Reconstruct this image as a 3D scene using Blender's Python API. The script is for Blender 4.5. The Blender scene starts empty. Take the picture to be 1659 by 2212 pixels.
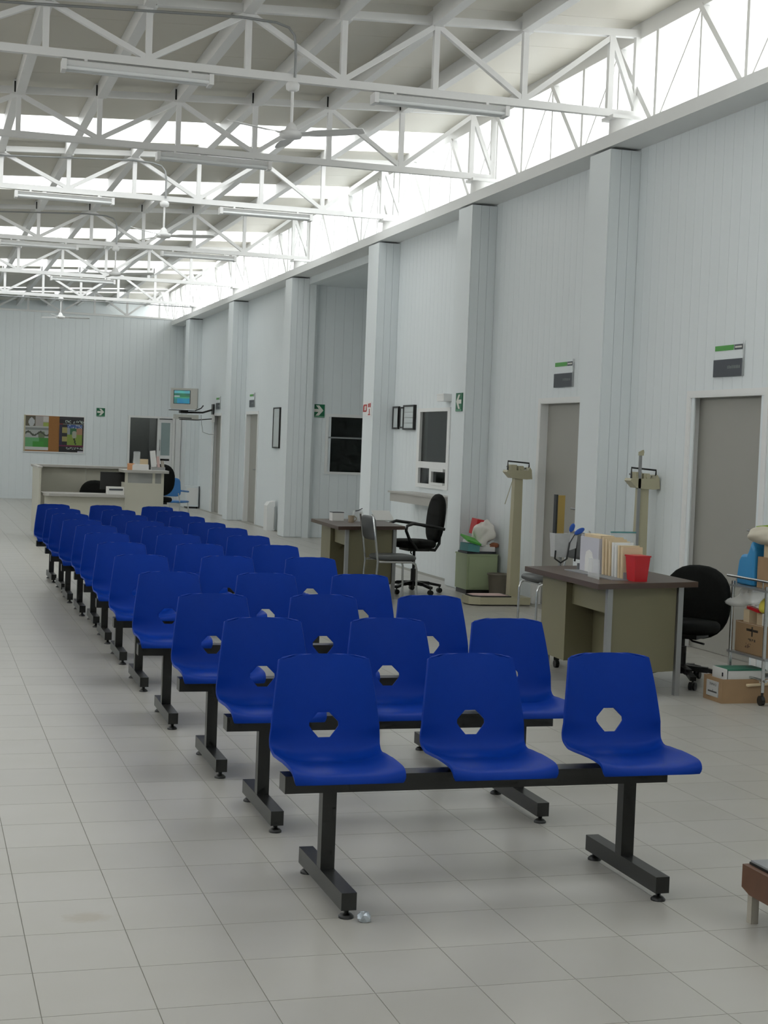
import bpy, bmesh, math, random
from mathutils import Vector, Matrix
random.seed(7)
SC = bpy.context.scene
COL = SC.collection

# ------------------------------------------------------------------ camera
F_PX, YAW, PITCH, ROLL, CAM_H = 3304.155, math.radians(16.9746), math.radians(2.4692), math.radians(-2.1549), 1.5596
fw = Vector((math.sin(YAW)*math.cos(PITCH), math.cos(YAW)*math.cos(PITCH), -math.sin(PITCH)))
rt = Vector((math.cos(YAW), -math.sin(YAW), 0)); dn = fw.cross(rt)
cr, sr = math.cos(ROLL), math.sin(ROLL)
r2 = cr*rt + sr*dn; d2 = -sr*rt + cr*dn
cam_data = bpy.data.cameras.new('camera')
cam = bpy.data.objects.new('camera', cam_data); COL.objects.link(cam)
cam.matrix_world = Matrix(((r2.x, -d2.x, -fw.x, 0), (r2.y, -d2.y, -fw.y, 0), (r2.z, -d2.z, -fw.z, CAM_H), (0, 0, 0, 1)))
cam_data.sensor_fit = 'HORIZONTAL'; cam_data.sensor_width = 36.0; cam_data.lens = F_PX*36.0/1659.0
cam_data.clip_start = 0.05; cam_data.clip_end = 300
SC.camera = cam

# ------------------------------------------------------------------ world: bright overcast sky
world = bpy.data.worlds.new('overcast_sky'); SC.world = world; world.use_nodes = True
bg = world.node_tree.nodes['Background']; bg.inputs[0].default_value = (1.0, 0.985, 0.955, 1); bg.inputs[1].default_value = 7.0; world.cycles.sampling_method = 'NONE'
SC.view_settings.view_transform = 'Standard'; SC.view_settings.look = 'None'
SC.view_settings.gamma = 1.0; SC.view_settings.use_curve_mapping = False
SC.view_settings.exposure = -1.2
SC.cycles.use_denoising = True
SC.cycles.max_bounces = 6; SC.cycles.diffuse_bounces = 4; SC.cycles.glossy_bounces = 3; SC.cycles.transparent_max_bounces = 8
SC.cycles.use_adaptive_sampling = True; SC.cycles.adaptive_threshold = 0.06; SC.cycles.adaptive_min_samples = 12
SC.cycles.sample_clamp_indirect = 8.0

# dimensions of the hall
XW, XF, YBACK = 6.06, 5.765, 37.0
XL, YN, YE = -5.0, -4.0, 44.0
def roof_z(x): return 5.10 + 0.053*x
TRUSS_Y = [12.64, 16.22, 19.65, 24.72, 29.84, 34.6]
SKY = [(2.0, 3.4), (7.8, 9.3), (18.0, 19.4), (22.35, 23.6), (27.95, 29.45), (33.25, 34.75), (39.9, 41.3)]  # first two strips are unseen, added to brighten the foreground

# ------------------------------------------------------------------ materials
MATS = {}
def mat(name, col, rough=0.5, metal=0.0, spec=0.5, noise=0.0, nscale=8.0, bump=0.0, bscale=60.0, alpha=1.0, trans=0.0, emit=None, es=0.0, coat=0.0):
    if name in MATS: return MATS[name]
    m = bpy.data.materials.new(name); m.use_nodes = True; nt = m.node_tree; b = nt.nodes['Principled BSDF']
    b.inputs['Base Color'].default_value = (*col, 1); b.inputs['Roughness'].default_value = rough
    b.inputs['Metallic'].default_value = metal; b.inputs['Specular IOR Level'].default_value = spec
    b.inputs['Alpha'].default_value = alpha; b.inputs['Transmission Weight'].default_value = trans
    b.inputs['Coat Weight'].default_value = coat
    if emit: b.inputs['Emission Color'].default_value = (*emit, 1); b.inputs['Emission Strength'].default_value = es
    tc = nt.nodes.new('ShaderNodeTexCoord')
    if noise > 0:
        n = nt.nodes.new('ShaderNodeTexNoise'); n.inputs['Scale'].default_value = nscale; n.inputs['Detail'].default_value = 1
        nt.links.new(tc.outputs['Object'], n.inputs['Vector'])
        mp = nt.nodes.new('ShaderNodeMapRange'); mp.inputs[3].default_value = 1-noise; mp.inputs[4].default_value = 1+noise
        nt.links.new(n.outputs['Fac'], mp.inputs[0])
        mx = nt.nodes.new('ShaderNodeMix'); mx.data_type = 'RGBA'; mx.blend_type = 'MULTIPLY'; mx.inputs[0].default_value = 1
        mx.inputs[6].default_value = (*col, 1); nt.links.new(mp.outputs[0], mx.inputs[7]); nt.links.new(mx.outputs[2], b.inputs['Base Color'])
    if bump > 0:
        n2 = nt.nodes.new('ShaderNodeTexNoise'); n2.inputs['Scale'].default_value = bscale
        nt.links.new(tc.outputs['Object'], n2.inputs['Vector'])
        bp = nt.nodes.new('ShaderNodeBump'); bp.inputs['Strength'].default_value = bump; bp.inputs['Distance'].default_value = 0.002
        nt.links.new(n2.outputs['Fac'], bp.inputs['Height']); nt.links.new(bp.outputs[0], b.inputs['Normal'])
    MATS[name] = m; return m
WALL = mat('wall_pvc', (0.76, 0.81, 0.825), 0.38, noise=0.015, nscale=1.5)
WALLB = mat('wall_backing', (0.74, 0.79, 0.80), 0.6, noise=0.02)
STEEL = mat('white_painted_steel', (0.84, 0.84, 0.83), 0.4, noise=0.015, nscale=5)
TRIM = mat('white_trim', (0.80, 0.81, 0.80), 0.4, noise=0.01)
ROOF = mat('roof_sheet', (0.68, 0.65, 0.57), 0.45, noise=0.03, nscale=2)
DOOR = mat('door_greige', (0.34, 0.335, 0.30), 0.5, noise=0.02, nscale=3)
BLUE = mat('blue_plastic', (0.0015, 0.034, 0.29), 0.45, spec=0.12, noise=0.05, nscale=25, bump=0.12, bscale=400)
BLACK = mat('black_steel', (0.012, 0.013, 0.012), 0.35, noise=0.1)
BLACKF = mat('black_fabric', (0.010, 0.011, 0.010), 0.9, spec=0.2, noise=0.2, nscale=60)
BLACKP = mat('black_plastic', (0.012, 0.013, 0.013), 0.4, noise=0.1)
GREYP = mat('grey_vinyl', (0.07, 0.075, 0.075), 0.45, noise=0.05)
CHROME = mat('chrome_tube', (0.55, 0.56, 0.56), 0.22, metal=1.0, noise=0.02)
GREYM = mat('grey_steel', (0.33, 0.34, 0.34), 0.4, metal=0.6, noise=0.03)
CREAM = mat('cream_enamel', (0.44, 0.415, 0.285), 0.4, noise=0.03)
DESKP = mat('desk_panel', (0.20, 0.185, 0.112), 0.5, noise=0.03, nscale=4)
DESKT = mat('desk_top', (0.072, 0.046, 0.034), 0.42, noise=0.1, nscale=10)
COUNTER = mat('counter_grey', (0.42, 0.41, 0.38), 0.4, noise=0.03)
RECEPT = mat('reception_panel', (0.50, 0.49, 0.41), 0.5, noise=0.02)
PAPER = mat('paper_white', (0.75, 0.75, 0.73), 0.8, noise=0.03)
MANILA = mat('manila', (0.68, 0.55, 0.36), 0.8, noise=0.06, nscale=20)
CARD = mat('cardboard', (0.34, 0.22, 0.12), 0.85, noise=0.1, nscale=12)
REDP = mat('red_plastic', (0.55, 0.012, 0.02), 0.35, noise=0.03)
GREENP = mat('green_card', (0.09, 0.42, 0.06), 0.6, noise=0.05)
TEAL = mat('teal_card', (0.10, 0.30, 0.30), 0.6, noise=0.05)
GREENCAB = mat('green_enamel', (0.36, 0.43, 0.26), 0.45, noise=0.03)
BROWNBIN = mat('brown_plastic', (0.17, 0.15, 0.115), 0.5, noise=0.05)
GOLD = mat('gold_tube', (0.42, 0.29, 0.09), 0.35, metal=0.7, noise=0.05)
CUFF = mat('grey_cloth', (0.45, 0.46, 0.46), 0.85, noise=0.08, nscale=30)
BAGW = mat('white_bag', (0.80, 0.77, 0.71), 0.5, noise=0.05, bump=1.0, bscale=22)
BAGC = mat('clear_bag', (0.78, 0.78, 0.76), 0.25, noise=0.06, nscale=10, alpha=0.35, bump=1.0, bscale=30)
BAGBLUE = mat('blue_bag', (0.03, 0.25, 0.52), 0.4, noise=0.05)
YELLOW = mat('yellow_bag', (0.55, 0.47, 0.05), 0.5, noise=0.06)
WOODB = mat('brown_wood', (0.13, 0.062, 0.035), 0.45, noise=0.2, nscale=14)
RUBBER = mat('grey_rubber', (0.25, 0.26, 0.27), 0.6, noise=0.05)
BEIGE = mat('beige_panel', (0.42, 0.39, 0.33), 0.6, noise=0.05)
TVG = mat('tv_silver', (0.50, 0.50, 0.46), 0.4, noise=0.02)
TVD = mat('tv_dark', (0.03, 0.033, 0.036), 0.5, noise=0.05)
CORK = mat('cork', (0.30, 0.14, 0.045), 0.9, noise=0.15, nscale=60)
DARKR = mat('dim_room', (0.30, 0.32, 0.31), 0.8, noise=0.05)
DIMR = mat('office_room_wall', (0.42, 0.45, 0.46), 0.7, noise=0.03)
ORANGE = mat('orange_card', (0.72, 0.36, 0.18), 0.7, noise=0.05)
PINK = mat('pink_paper', (0.62, 0.45, 0.42), 0.8, noise=0.05)
BLUECH = mat('light_blue_plastic', (0.03, 0.16, 0.42), 0.4, noise=0.03)
GROUT = mat('grout', (0.37, 0.36, 0.325), 0.8, noise=0.05)
DARKPL = mat('slate_plate', (0.035, 0.042, 0.055), 0.4, noise=0.03)
ACRY = mat('acrylic_sheet', (0.80, 0.83, 0.83), 0.15, alpha=0.35)
TANC = mat('brown_ceramic', (0.28, 0.22, 0.15), 0.4, noise=0.05)
BLUER = mat('blue_ribbon', (0.02, 0.09, 0.42), 0.4, noise=0.05)
FLCUR = mat('tube_glass', (0.86, 0.88, 0.88), 0.2)

def glassmat(name, col, alpha):
    m = mat(name, col, 0.06, alpha=alpha); return m
DGLASS = glassmat('tinted_glass', (0.02, 0.025, 0.022), 0.6)
FROST = mat('frosted_glass', (0.30, 0.38, 0.38), 0.35, noise=0.02)

def pane_mat():                                            # translucent sheet in roof and clerestory
    m = bpy.data.materials.new('translucent_sheet'); m.use_nodes = True; nt = m.node_tree; nt.nodes.clear()
    o = nt.nodes.new('ShaderNodeOutputMaterial'); mx = nt.nodes.new('ShaderNodeMixShader'); mx.inputs[0].default_value = 0.18
    t = nt.nodes.new('ShaderNodeBsdfTransparent'); t.inputs[0].default_value = (0.97, 0.99, 1, 1)
    d = nt.nodes.new('ShaderNodeBsdfTranslucent'); d.inputs[0].default_value = (0.9, 0.93, 0.95, 1)
    nt.links.new(t.outputs[0], mx.inputs[1]); nt.links.new(d.outputs[0], mx.inputs[2]); nt.links.new(mx.outputs[0], o.inputs[0])
    return m
SHEET = pane_mat()

def tile_mat():
    m = bpy.data.materials.new('floor_tile'); m.use_nodes = True; nt = m.node_tree; b = nt.nodes['Principled BSDF']
    g = nt.nodes.new('ShaderNodeNewGeometry'); oi = nt.nodes.new('ShaderNodeObjectInfo')
    n = nt.nodes.new('ShaderNodeTexNoise'); n.inputs['Scale'].default_value = 2.2; n.inputs['Detail'].default_value = 3
    nt.links.new(g.outputs['Position'], n.inputs['Vector'])
    ramp = nt.nodes.new('ShaderNodeMix'); ramp.data_type = 'RGBA'
    ramp.inputs[6].default_value = (0.395, 0.385, 0.342, 1); ramp.inputs[7].default_value = (0.465, 0.455, 0.432, 1)
    nt.links.new(n.outputs['Fac'], ramp.inputs[0])
    # the brownish stain on one tile
    sub = nt.nodes.new('ShaderNodeVectorMath'); sub.operation = 'SUBTRACT'; sub.inputs[1].default_value = (0.555, 4.94, 0)
    nt.links.new(g.outputs['Position'], sub.inputs[0])
    sc = nt.nodes.new('ShaderNodeVectorMath'); sc.operation = 'MULTIPLY'; sc.inputs[1].default_value = (11, 15, 0)
    nt.links.new(sub.outputs[0], sc.inputs[0])
    n2 = nt.nodes.new('ShaderNodeTexNoise'); n2.inputs['Scale'].default_value = 30; nt.links.new(g.outputs['Position'], n2.inputs['Vector'])
    ln = nt.nodes.new('ShaderNodeVectorMath'); ln.operation = 'LENGTH'; nt.links.new(sc.outputs[0], ln.inputs[0])
    ad = nt.nodes.new('ShaderNodeMath'); ad.operation = 'ADD'; nt.links.new(ln.outputs['Value'], ad.inputs[0]); nt.links.new(n2.outputs['Fac'], ad.inputs[1])
    mr = nt.nodes.new('ShaderNodeMapRange'); mr.inputs[1].default_value = 0.9; mr.inputs[2].default_value = 1.5; mr.inputs[3].default_value = 0.6; mr.inputs[4].default_value = 0.0
    nt.links.new(ad.outputs[0], mr.inputs[0])
    mx = nt.nodes.new('ShaderNodeMix'); mx.data_type = 'RGBA'; nt.links.new(mr.outputs[0], mx.inputs[0]); nt.links.new(ramp.outputs[2], mx.inputs[6])
    mx.inputs[7].default_value = (0.33, 0.29, 0.22, 1)
    mul = nt.nodes.new('ShaderNodeMix'); mul.data_type = 'RGBA'; mul.blend_type = 'MULTIPLY'; mul.inputs[0].default_value = 1
    rr = nt.nodes.new('ShaderNodeMapRange'); rr.inputs[3].default_value = 0.965; rr.inputs[4].default_value = 1.03; nt.links.new(oi.outputs['Random'], rr.inputs[0])
    nt.links.new(mx.outputs[2], mul.inputs[6]); nt.links.new(rr.outputs[0], mul.inputs[7]); nt.links.new(mul.outputs[2], b.inputs['Base Color'])
    b.inputs['Roughness'].default_value = 0.30; b.inputs['Specular IOR Level'].default_value = 0.45
    return m
TILE = tile_mat()

def print_mat(name, rough, emis=0.0):
    m = bpy.data.materials.new(name); m.use_nodes = True; nt = m.node_tree; b = nt.nodes['Principled BSDF']
    a = nt.nodes.new('ShaderNodeAttribute'); a.attribute_name = 'print'
    nt.links.new(a.outputs['Color'], b.inputs['Base Color']); b.inputs['Roughness'].default_value = rough
    if emis: m.cycles.emission_sampling = 'NONE'; nt.links.new(a.outputs['Color'], b.inputs['Emission Color']); b.inputs['Emission Strength'].default_value = emis
    return m
PRINT = print_mat('printed_sheet', 0.5); SCREEN = print_mat('crt_picture', 0.15, 0.55)

# ------------------------------------------------------------------ mesh helpers
class MB:
    def __init__(s): s.v = []; s.f = []; s.sm = []
    def add(s, vs, fs, smooth=False):
        o = len(s.v); s.v += [tuple(q) for q in vs]; s.f += [tuple(i+o for i in f) for f in fs]; s.sm += [smooth]*len(fs); return s
    def box(s, x0, y0, z0, x1, y1, z1):
        x0, x1 = min(x0, x1), max(x0, x1); y0, y1 = min(y0, y1), max(y0, y1); z0, z1 = min(z0, z1), max(z0, z1)
        return s.add([(x0,y0,z0),(x1,y0,z0),(x1,y1,z0),(x0,y1,z0),(x0,y0,z1),(x1,y0,z1),(x1,y1,z1),(x0,y1,z1)],
                     [(0,3,2,1),(4,5,6,7),(0,1,5,4),(1,2,6,5),(2,3,7,6),(3,0,4,7)])
    def hexa(s, lo, hi):                                   # two quads: bottom ring, top ring (counter-clockwise from above)
        return s.add(list(lo)+list(hi), [(3,2,1,0),(4,5,6,7),(0,1,5,4),(1,2,6,5),(2,3,7,6),(3,0,4,7)])
    def bar(s, p, q, w, h, up=(0,0,1)):                    # rectangular bar from p to q
        p, q = Vector(p), Vector(q); d = (q-p).normalized(); u = Vector(up)
        if abs(d.dot(u)) > 0.99: u = Vector((1,0,0))
        a = d.cross(u).normalized(); b = a.cross(d).normalized()
        a *= w/2; b *= h/2
        c = [p-a-b, p+a-b, p+a+b, p-a+b, q-a-b, q+a-b, q+a+b, q-a+b]
        return s.add(c, [(0,1,2,3),(7,6,5,4),(0,4,5,1),(1,5,6,2),(2,6,7,3),(3,7,4,0)])
    def tube(s, pts, r, n=8, cap=True):
        pts = [Vector(p) for p in pts]; rings = []
        prev = None
        for i, p in enumerate(pts):
            d = (pts[min(i+1, len(pts)-1)]-pts[max(i-1, 0)]).normalized()
            if prev is None:
                u = Vector((0,0,1)) if abs(d.z) < 0.9 else Vector((1,0,0)); a = d.cross(u).normalized()
            else: a = (prev-d*prev.dot(d)).normalized()
            prev = a; b = d.cross(a)
            rr = r[i] if isinstance(r, (list, tuple)) else r
            rings.append([p+a*rr*math.cos(2*math.pi*k/n)+b*rr*math.sin(2*math.pi*k/n) for k in range(n)])
        vs = [v for rg in rings for v in rg]; fs = []
        for i in range(len(pts)-1):
            for k in range(n): fs.append((i*n+k, i*n+(k+1)%n, (i+1)*n+(k+1)%n, (i+1)*n+k))
        s.add(vs, fs, True)
        if cap:
            s.add(rings[0], [tuple(range(n))[::-1]]); s.add(rings[-1], [tuple(range(n))])
        return s
    def lathe(s, prof, n=16, c=(0,0,0)):                   # prof: list of (r, z)
        vs = []; fs = []
        for r, z in prof:
            for k in range(n): vs.append((c[0]+r*math.cos(2*math.pi*k/n), c[1]+r*math.sin(2*math.pi*k/n), c[2]+z))
        for i in range(len(prof)-1):
            for k in range(n): fs.append((i*n+k, i*n+(k+1)%n, (i+1)*n+(k+1)%n, (i+1)*n+k))
        s.add(vs, fs, True)
        m = len(prof)-1
        s.add(vs[:n], [tuple(range(n))[::-1]]); s.add(vs[m*n:], [tuple(range(n))]); return s
    def prism(s, poly, h0, h1, axis='z'):                  # poly of 2d points (ccw), extruded along axis
        n = len(poly)
        def P(a, b, h):
            return {'z': (a,b,h), 'y': (a,h,b), 'x': (h,a,b)}[axis]
        vs = [P(a,b,h0) for a,b in poly]+[P(a,b,h1) for a,b in poly]
        fs = [tuple(range(n))[::-1], tuple(range(n,2*n))]+[(i,(i+1)%n,n+(i+1)%n,n+i) for i in range(n)]
        if axis == 'y': fs = [f[::-1] for f in fs]
        return s.add(vs, fs)
    def pad(s, w, h, t, M=None, e=3.0, n=28, dome=0.35):   # cushion: superellipse outline w x h in XZ, thickness t along Y
        M = M or Matrix(); rings = []
        for k, (sc, y) in enumerate([(0.55, -0.5), (0.86, -0.42), (0.97, -0.22), (1.0, 0.0), (0.97, 0.22), (0.86, 0.42), (0.55, 0.5)]):
            rg = []
            for i in range(n):
                a = 2*math.pi*i/n; ca, sa = math.cos(a), math.sin(a)
                x = math.copysign(abs(ca)**(2/e), ca)*w/2; z = math.copysign(abs(sa)**(2/e), sa)*h/2
                k2 = 1-(1-sc)*min(1.0, 1.6*t/min(w, h)+0.25)
                rg.append(M @ Vector((x*k2, y*t, z*k2)))
            rings.append(rg)
        vs = [v for r in rings for v in r]; fs = []
        for i in range(len(rings)-1):
            for k in range(n): fs.append((i*n+k, i*n+(k+1)%n, (i+1)*n+(k+1)%n, (i+1)*n+k))
        fs.append(tuple(range(n))[::-1]); fs.append(tuple(range((len(rings)-1)*n, len(rings)*n)))
        return s.add(vs, fs, True)
    def mesh(s, name):
        me = bpy.data.meshes.new(name); me.from_pydata(s.v, [], s.f); me.polygons.foreach_set('use_smooth', s.sm); me.update()
        bm = bmesh.new(); bm.from_mesh(me); bmesh.ops.recalc_face_normals(bm, faces=bm.faces); bm.to_mesh(me); bm.free(); return me
    def build(s, name, m, parent=None, loc=None):
        return link(name, s.mesh(name), m, parent, loc)
def link(name, me, m=None, parent=None, loc=None):
    o = bpy.data.objects.new(name, me); COL.objects.link(o)
    if m is not None and not me.materials: me.materials.append(m)
    if parent is not None: o.parent = parent
    if loc is not None: o.location = loc
    return o
def tag(o, label=None, cat=None, group=None, kind=None):
    if label: o['label'] = label
    if cat: o['category'] = cat
    if group: o['group'] = group
    if kind: o['kind'] = kind
    return o
def thing(name, label, cat, loc=(0,0,0), rz=0.0, group=None):
    o = bpy.data.objects.new(name, None); COL.objects.link(o); o.empty_display_size = 0.1
    o.location = loc; o.rotation_euler = (0,0,rz); return tag(o, label, cat, group)
def struct(name, mb=None, m=None, loc=None):
    if mb is None:
        o = bpy.data.objects.new(name, None); COL.objects.link(o)
    else: o = mb.build(name, m, None, loc)
    o['kind'] = 'structure'; return o
def copy_tree(o, parent=None):
    c = o.copy(); COL.objects.link(c)
    if parent is not None: c.parent = parent
    for ch in o.children: copy_tree(ch, c)
    return c
def printed(name, w, h, nx, ny, fn, parent=None, loc=(0,0,0), rot=(0,0,0), m=None):
    """flat sheet w x h in local XZ facing -Y, its print drawn cell by cell by fn(u, v)"""
    vs = [((i/nx-0.5)*w, 0, (j/ny-0.5)*h) for j in range(ny+1) for i in range(nx+1)]
    fs = [(j*(nx+1)+i, j*(nx+1)+i+1, (j+1)*(nx+1)+i+1, (j+1)*(nx+1)+i) for j in range(ny) for i in range(nx)]
    me = bpy.data.meshes.new(name); me.from_pydata(vs, [], fs)
    ca = me.color_attributes.new('print', 'FLOAT_COLOR', 'CORNER'); k = 0
    for j in range(ny):
        for i in range(nx):
            c = fn((i+0.5)/nx, (j+0.5)/ny)
            for _ in range(4): ca.data[k].color = (*c, 1); k += 1
    # back and edges give the sheet its thickness
    bm = bmesh.new(); bm.from_mesh(me)
    q = [bm.verts.new((x, 0.004, z)) for x, z in ((-w/2,-h/2),(w/2,-h/2),(w/2,h/2),(-w/2,h/2))]
    bm.faces.new(q[::-1]); bm.to_mesh(me); bm.free()
    me.materials.append(m or PRINT)
    o = link(name, me, None, parent, loc); o.rotation_euler = rot; return o
CUBE = MB().box(-.5,-.5,-.5,.5,.5,.5)
CUBES = {}
def piece(name, m, c, size, parent):                       # a board, tile or bar that shares one box mesh
    if m.name not in CUBES:
        me = CUBE.mesh('unit_box_'+m.name); me.materials.append(m); CUBES[m.name] = me
    o = bpy.data.objects.new(name, CUBES[m.name]); COL.objects.link(o); o.parent = parent; o.location = c; o.scale = size; return o
def wall_cut(mb, axis, c0, c1, a0, a1, z0, z1, holes):
    """slab c0..c1 thick, a0..a1 long, with rectangular holes (a0,a1,z0,z1)"""
    ys = sorted({a0, a1, *[h[0] for h in holes], *[h[1] for h in holes]})
    for i in range(len(ys)-1):
        u, v = ys[i], ys[i+1]
        if u < a0 or v > a1: continue
        cut = sorted([(h[2], h[3]) for h in holes if h[0] <= u+1e-6 and h[1] >= v-1e-6]); z = z0
        for b, t in cut+[(z1, z1)]:
            if b > z+1e-6:
                if axis == 'x': mb.box(c0, u, z, c1, v, b)
                else: mb.box(u, c0, z, v, c1, b)
            z = max(z, t)
def boards(parent, axis, face, a0, a1, z0, z1, holes, w, m, thick=0.012, gap=0.0022):
    """vertical boards proud of the backing; split above and below openings"""
    n = max(1, round((a1-a0)/w)); w = (a1-a0)/n
    for i in range(n):
        u, v = a0+i*w, a0+(i+1)*w; mid = (u+v)/2
        cuts = sorted([(h[2], h[3]) for h in holes if h[0] < mid < h[1]]); z = z0
        for b, t in cuts+[(z1, z1)]:
            if b > z+0.01:
                sz = (thick, w-gap, b-z) if axis == 'x' else (w-gap, thick, b-z)
                c = (face+thick/2, mid, (z+b)/2) if axis == 'x' else (mid, face+thick/2, (z+b)/2)
                piece('board', m, c, sz, parent)
            z = max(z, t)

# ------------------------------------------------------------------ floor
TX, TY, TX0, TY0 = 0.3108, 0.345, 0.3486, 6.1741
floor = struct('floor', MB().box(XL-0.3, YN-0.2, -0.2, 9.0, YE+0.2, -0.0025), GROUT)
def project(x, y, z):
    q = Vector((x, y, z-CAM_H)); zc = q.dot(fw)
    if zc <= 0.1: return None
    return (829.5+F_PX*q.dot(r2)/zc, 1106+F_PX*q.dot(d2)/zc, zc)
tiles = []
for i in range(-18, 29):
    for j in range(-30, 110):
        cx, cy = TX0+(i+0.5)*TX, TY0+(j+0.5)*TY
        if cx < XL or cx > 8.8 or cy > YE or cy < YN: continue
        if cx > XW and not 20.05 < cy < 24.6: continue
        p = project(cx, cy, 0)
        inv = p is not None and -60 < p[0] < 1720 and p[1] < 2300
        tiles.append((0 if inv else 1, p[2] if p else 50+abs(cy), cx, cy))
tiles.sort()
for k, (inv, d, cx, cy) in enumerate(tiles[:300]):
    piece('tile', TILE, (cx, cy, -0.005), (TX-0.0028, TY-0.0028, 0.010), floor)
mb = MB()
for inv, d, cx, cy in tiles[300:]:
    mb.box(cx-TX/2+0.0014, cy-TY/2+0.0014, -0.006, cx+TX/2-0.0014, cy+TY/2-0.0014, 0.0)
tag(mb.build('tile_field', TILE, floor), kind='stuff')

# ------------------------------------------------------------------ ceiling: sheets, skylight strips, purlins
ceiling = struct('ceiling')
def roof_strip(name, y0, y1, m, th, x0=XL-0.2, x1=6.35):
    a, b = roof_z(x0), roof_z(x1)
    return MB().hexa([(x0,y0,a),(x1,y0,b),(x1,y1,b),(x0,y1,a)], [(x0,y0,a+th),(x1,y0,b+th),(x1,y1,b+th),(x0,y1,a+th)]).build(name, m, ceiling)
edges = [YN-0.3] + [e for s in SKY for e in s] + [YE+0.3]
for k in range(0, len(edges), 2):
    y0, y1 = edges[k], edges[k+1]; n = max(1, round((y1-y0)/1.05)); w = (y1-y0)/n
    for i in range(n): roof_strip('roof_panel', y0+i*w+0.003, y0+(i+1)*w-0.003, ROOF, 0.05)
for y0, y1 in SKY: roof_strip('skylight_pane', y0, y1, SHEET, 0.012)
PX = [0.07+0.82*k for k in range(-6, 7)]
ends = [YN] + [TRUSS_Y[0]-3.58*2, TRUSS_Y[0]-3.58] + TRUSS_Y + [39.4, YE]
for bi in range(len(ends)-1):
    L0, L1 = ends[bi]-0.05, ends[bi+1]-0.05
    me = MB().box(-0.045, L0, -0.15, 0.045, L1, 0.0).mesh('purlin'); me.materials.append(STEEL)
    me2 = MB().box(-0.037, L0-0.002, -0.13, 0.037, L0, -0.02).mesh('hollow_shade'); me2.materials.append(BLACK)  # black plate painted for the shade inside an open purlin end
    for x in PX:
        o = link('purlin', me, None, ceiling, (x+(0.012 if bi % 2 else -0.012), 0, roof_z(x)-0.004))
        link('hollow_shade', me2, None, o)

# ------------------------------------------------------------------ right wall with columns, doors and windows
COLS = [(12.46, 12.89), (15.98, 16.42), (19.56, 20.05), (24.50, 24.96), (29.37, 29.85), (34.43, 34.9)]
ALC0, ALC1, ALCX, ALCZ = 20.05, 24.50, 8.6, 4.16
HOLES = [(10.17, 11.33, -0.01, 2.06), (13.50, 14.50, -0.01, 2.06), (17.25, 18.48, 1.06, 2.05), (ALC0, ALC1, -0.01, ALCZ),
         (28.15, 29.18, -0.01, 2.08), (31.80, 32.72, -0.01, 2.08)]
mb = MB(); wall_cut(mb, 'x', XW+0.012, XW+0.12, YN, YE, -0.05, 4.36, HOLES)
wall_right = struct('wall_right', mb, WALLB)
lo = 8.0
for k, (c0, c1) in enumerate(COLS + [(YBACK, YBACK)]):
    boards(wall_right, 'x', XW, lo, c0, 0, 4.285, HOLES, 0.15, WALL)
    lo = c1
mb = MB(); mb.box(XW, YN, 0, XW+0.012, 8.0, 4.285); mb.build('plain_panel', WALL, wall_right)
for c0, c1 in COLS:                                        # columns boxed in with boards
    core = MB().box(XF+0.012, c0+0.012, 0, XW+0.05, c1-0.012, 4.25).build('column', WALLB, wall_right)
    for i in range(3): piece('board', WALL, (XF+0.012+(i+0.5)*(XW-XF-0.012)/3, c0+0.006, 2.13), ((XW-XF-0.012)/3-0.0025, 0.012, 4.24), core)
    for i in range(3): piece('board', WALL, (XF+0.012+(i+0.5)*(XW-XF-0.012)/3, c1-0.006, 2.13), ((XW-XF-0.012)/3-0.0025, 0.012, 4.24), core)
    piece('board', WALL, (XF+0.006, (c0+c1)/2, 2.13), (0.012, c1-c0-0.0, 4.24), core)
# fascia beam
struct('trim_1', MB().box(XF, YN, 4.272, XW+0.10, YBACK+0.0, 4.385), TRIM)

def door_unit(n, y0, y1, ztop, handle=True, hy=0.1):
    d = struct('door_%d' % n); d.location = (XW, 0, 0)
    MB().box(0.075, y0, 0.004, 0.115, y1, ztop).build('leaf', DOOR, d)
    f = MB(); f.box(-0.012, y0-0.055, 0, 0.03, y0, ztop+0.045); f.box(-0.012, y1, 0, 0.03, y1+0.055, ztop+0.045); f.box(-0.012, y0, ztop, 0.03, y1, ztop+0.045)
    f.box(-0.010, y0-0.002, 0, 0.075, y0+0.012, ztop+0.002); f.box(-0.010, y1-0.012, 0, 0.075, y1+0.002, ztop+0.002); f.box(-0.010, y0+0.012, ztop-0.012, 0.075, y1-0.012, ztop+0.002)
    f.build('frame', TRIM, d)
    if handle:
        h = MB(); h.box(0.068, y0+hy-0.02, 0.92, 0.075, y0+hy+0.02, 1.08); h.tube([(0.075,y0+hy,1.02),(0.03,y0+hy,1.02),(0.03,y0+hy+0.12,1.02)], 0.009); h.build('handle', GREYM, d)
door_unit(1, 10.17, 11.33, 2.06); door_unit(2, 13.50, 14.50, 2.06); door_unit(3, 28.15, 29.18, 2.08, True, 0.35); door_unit(4, 31.80, 32.72, 2.08)
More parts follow.
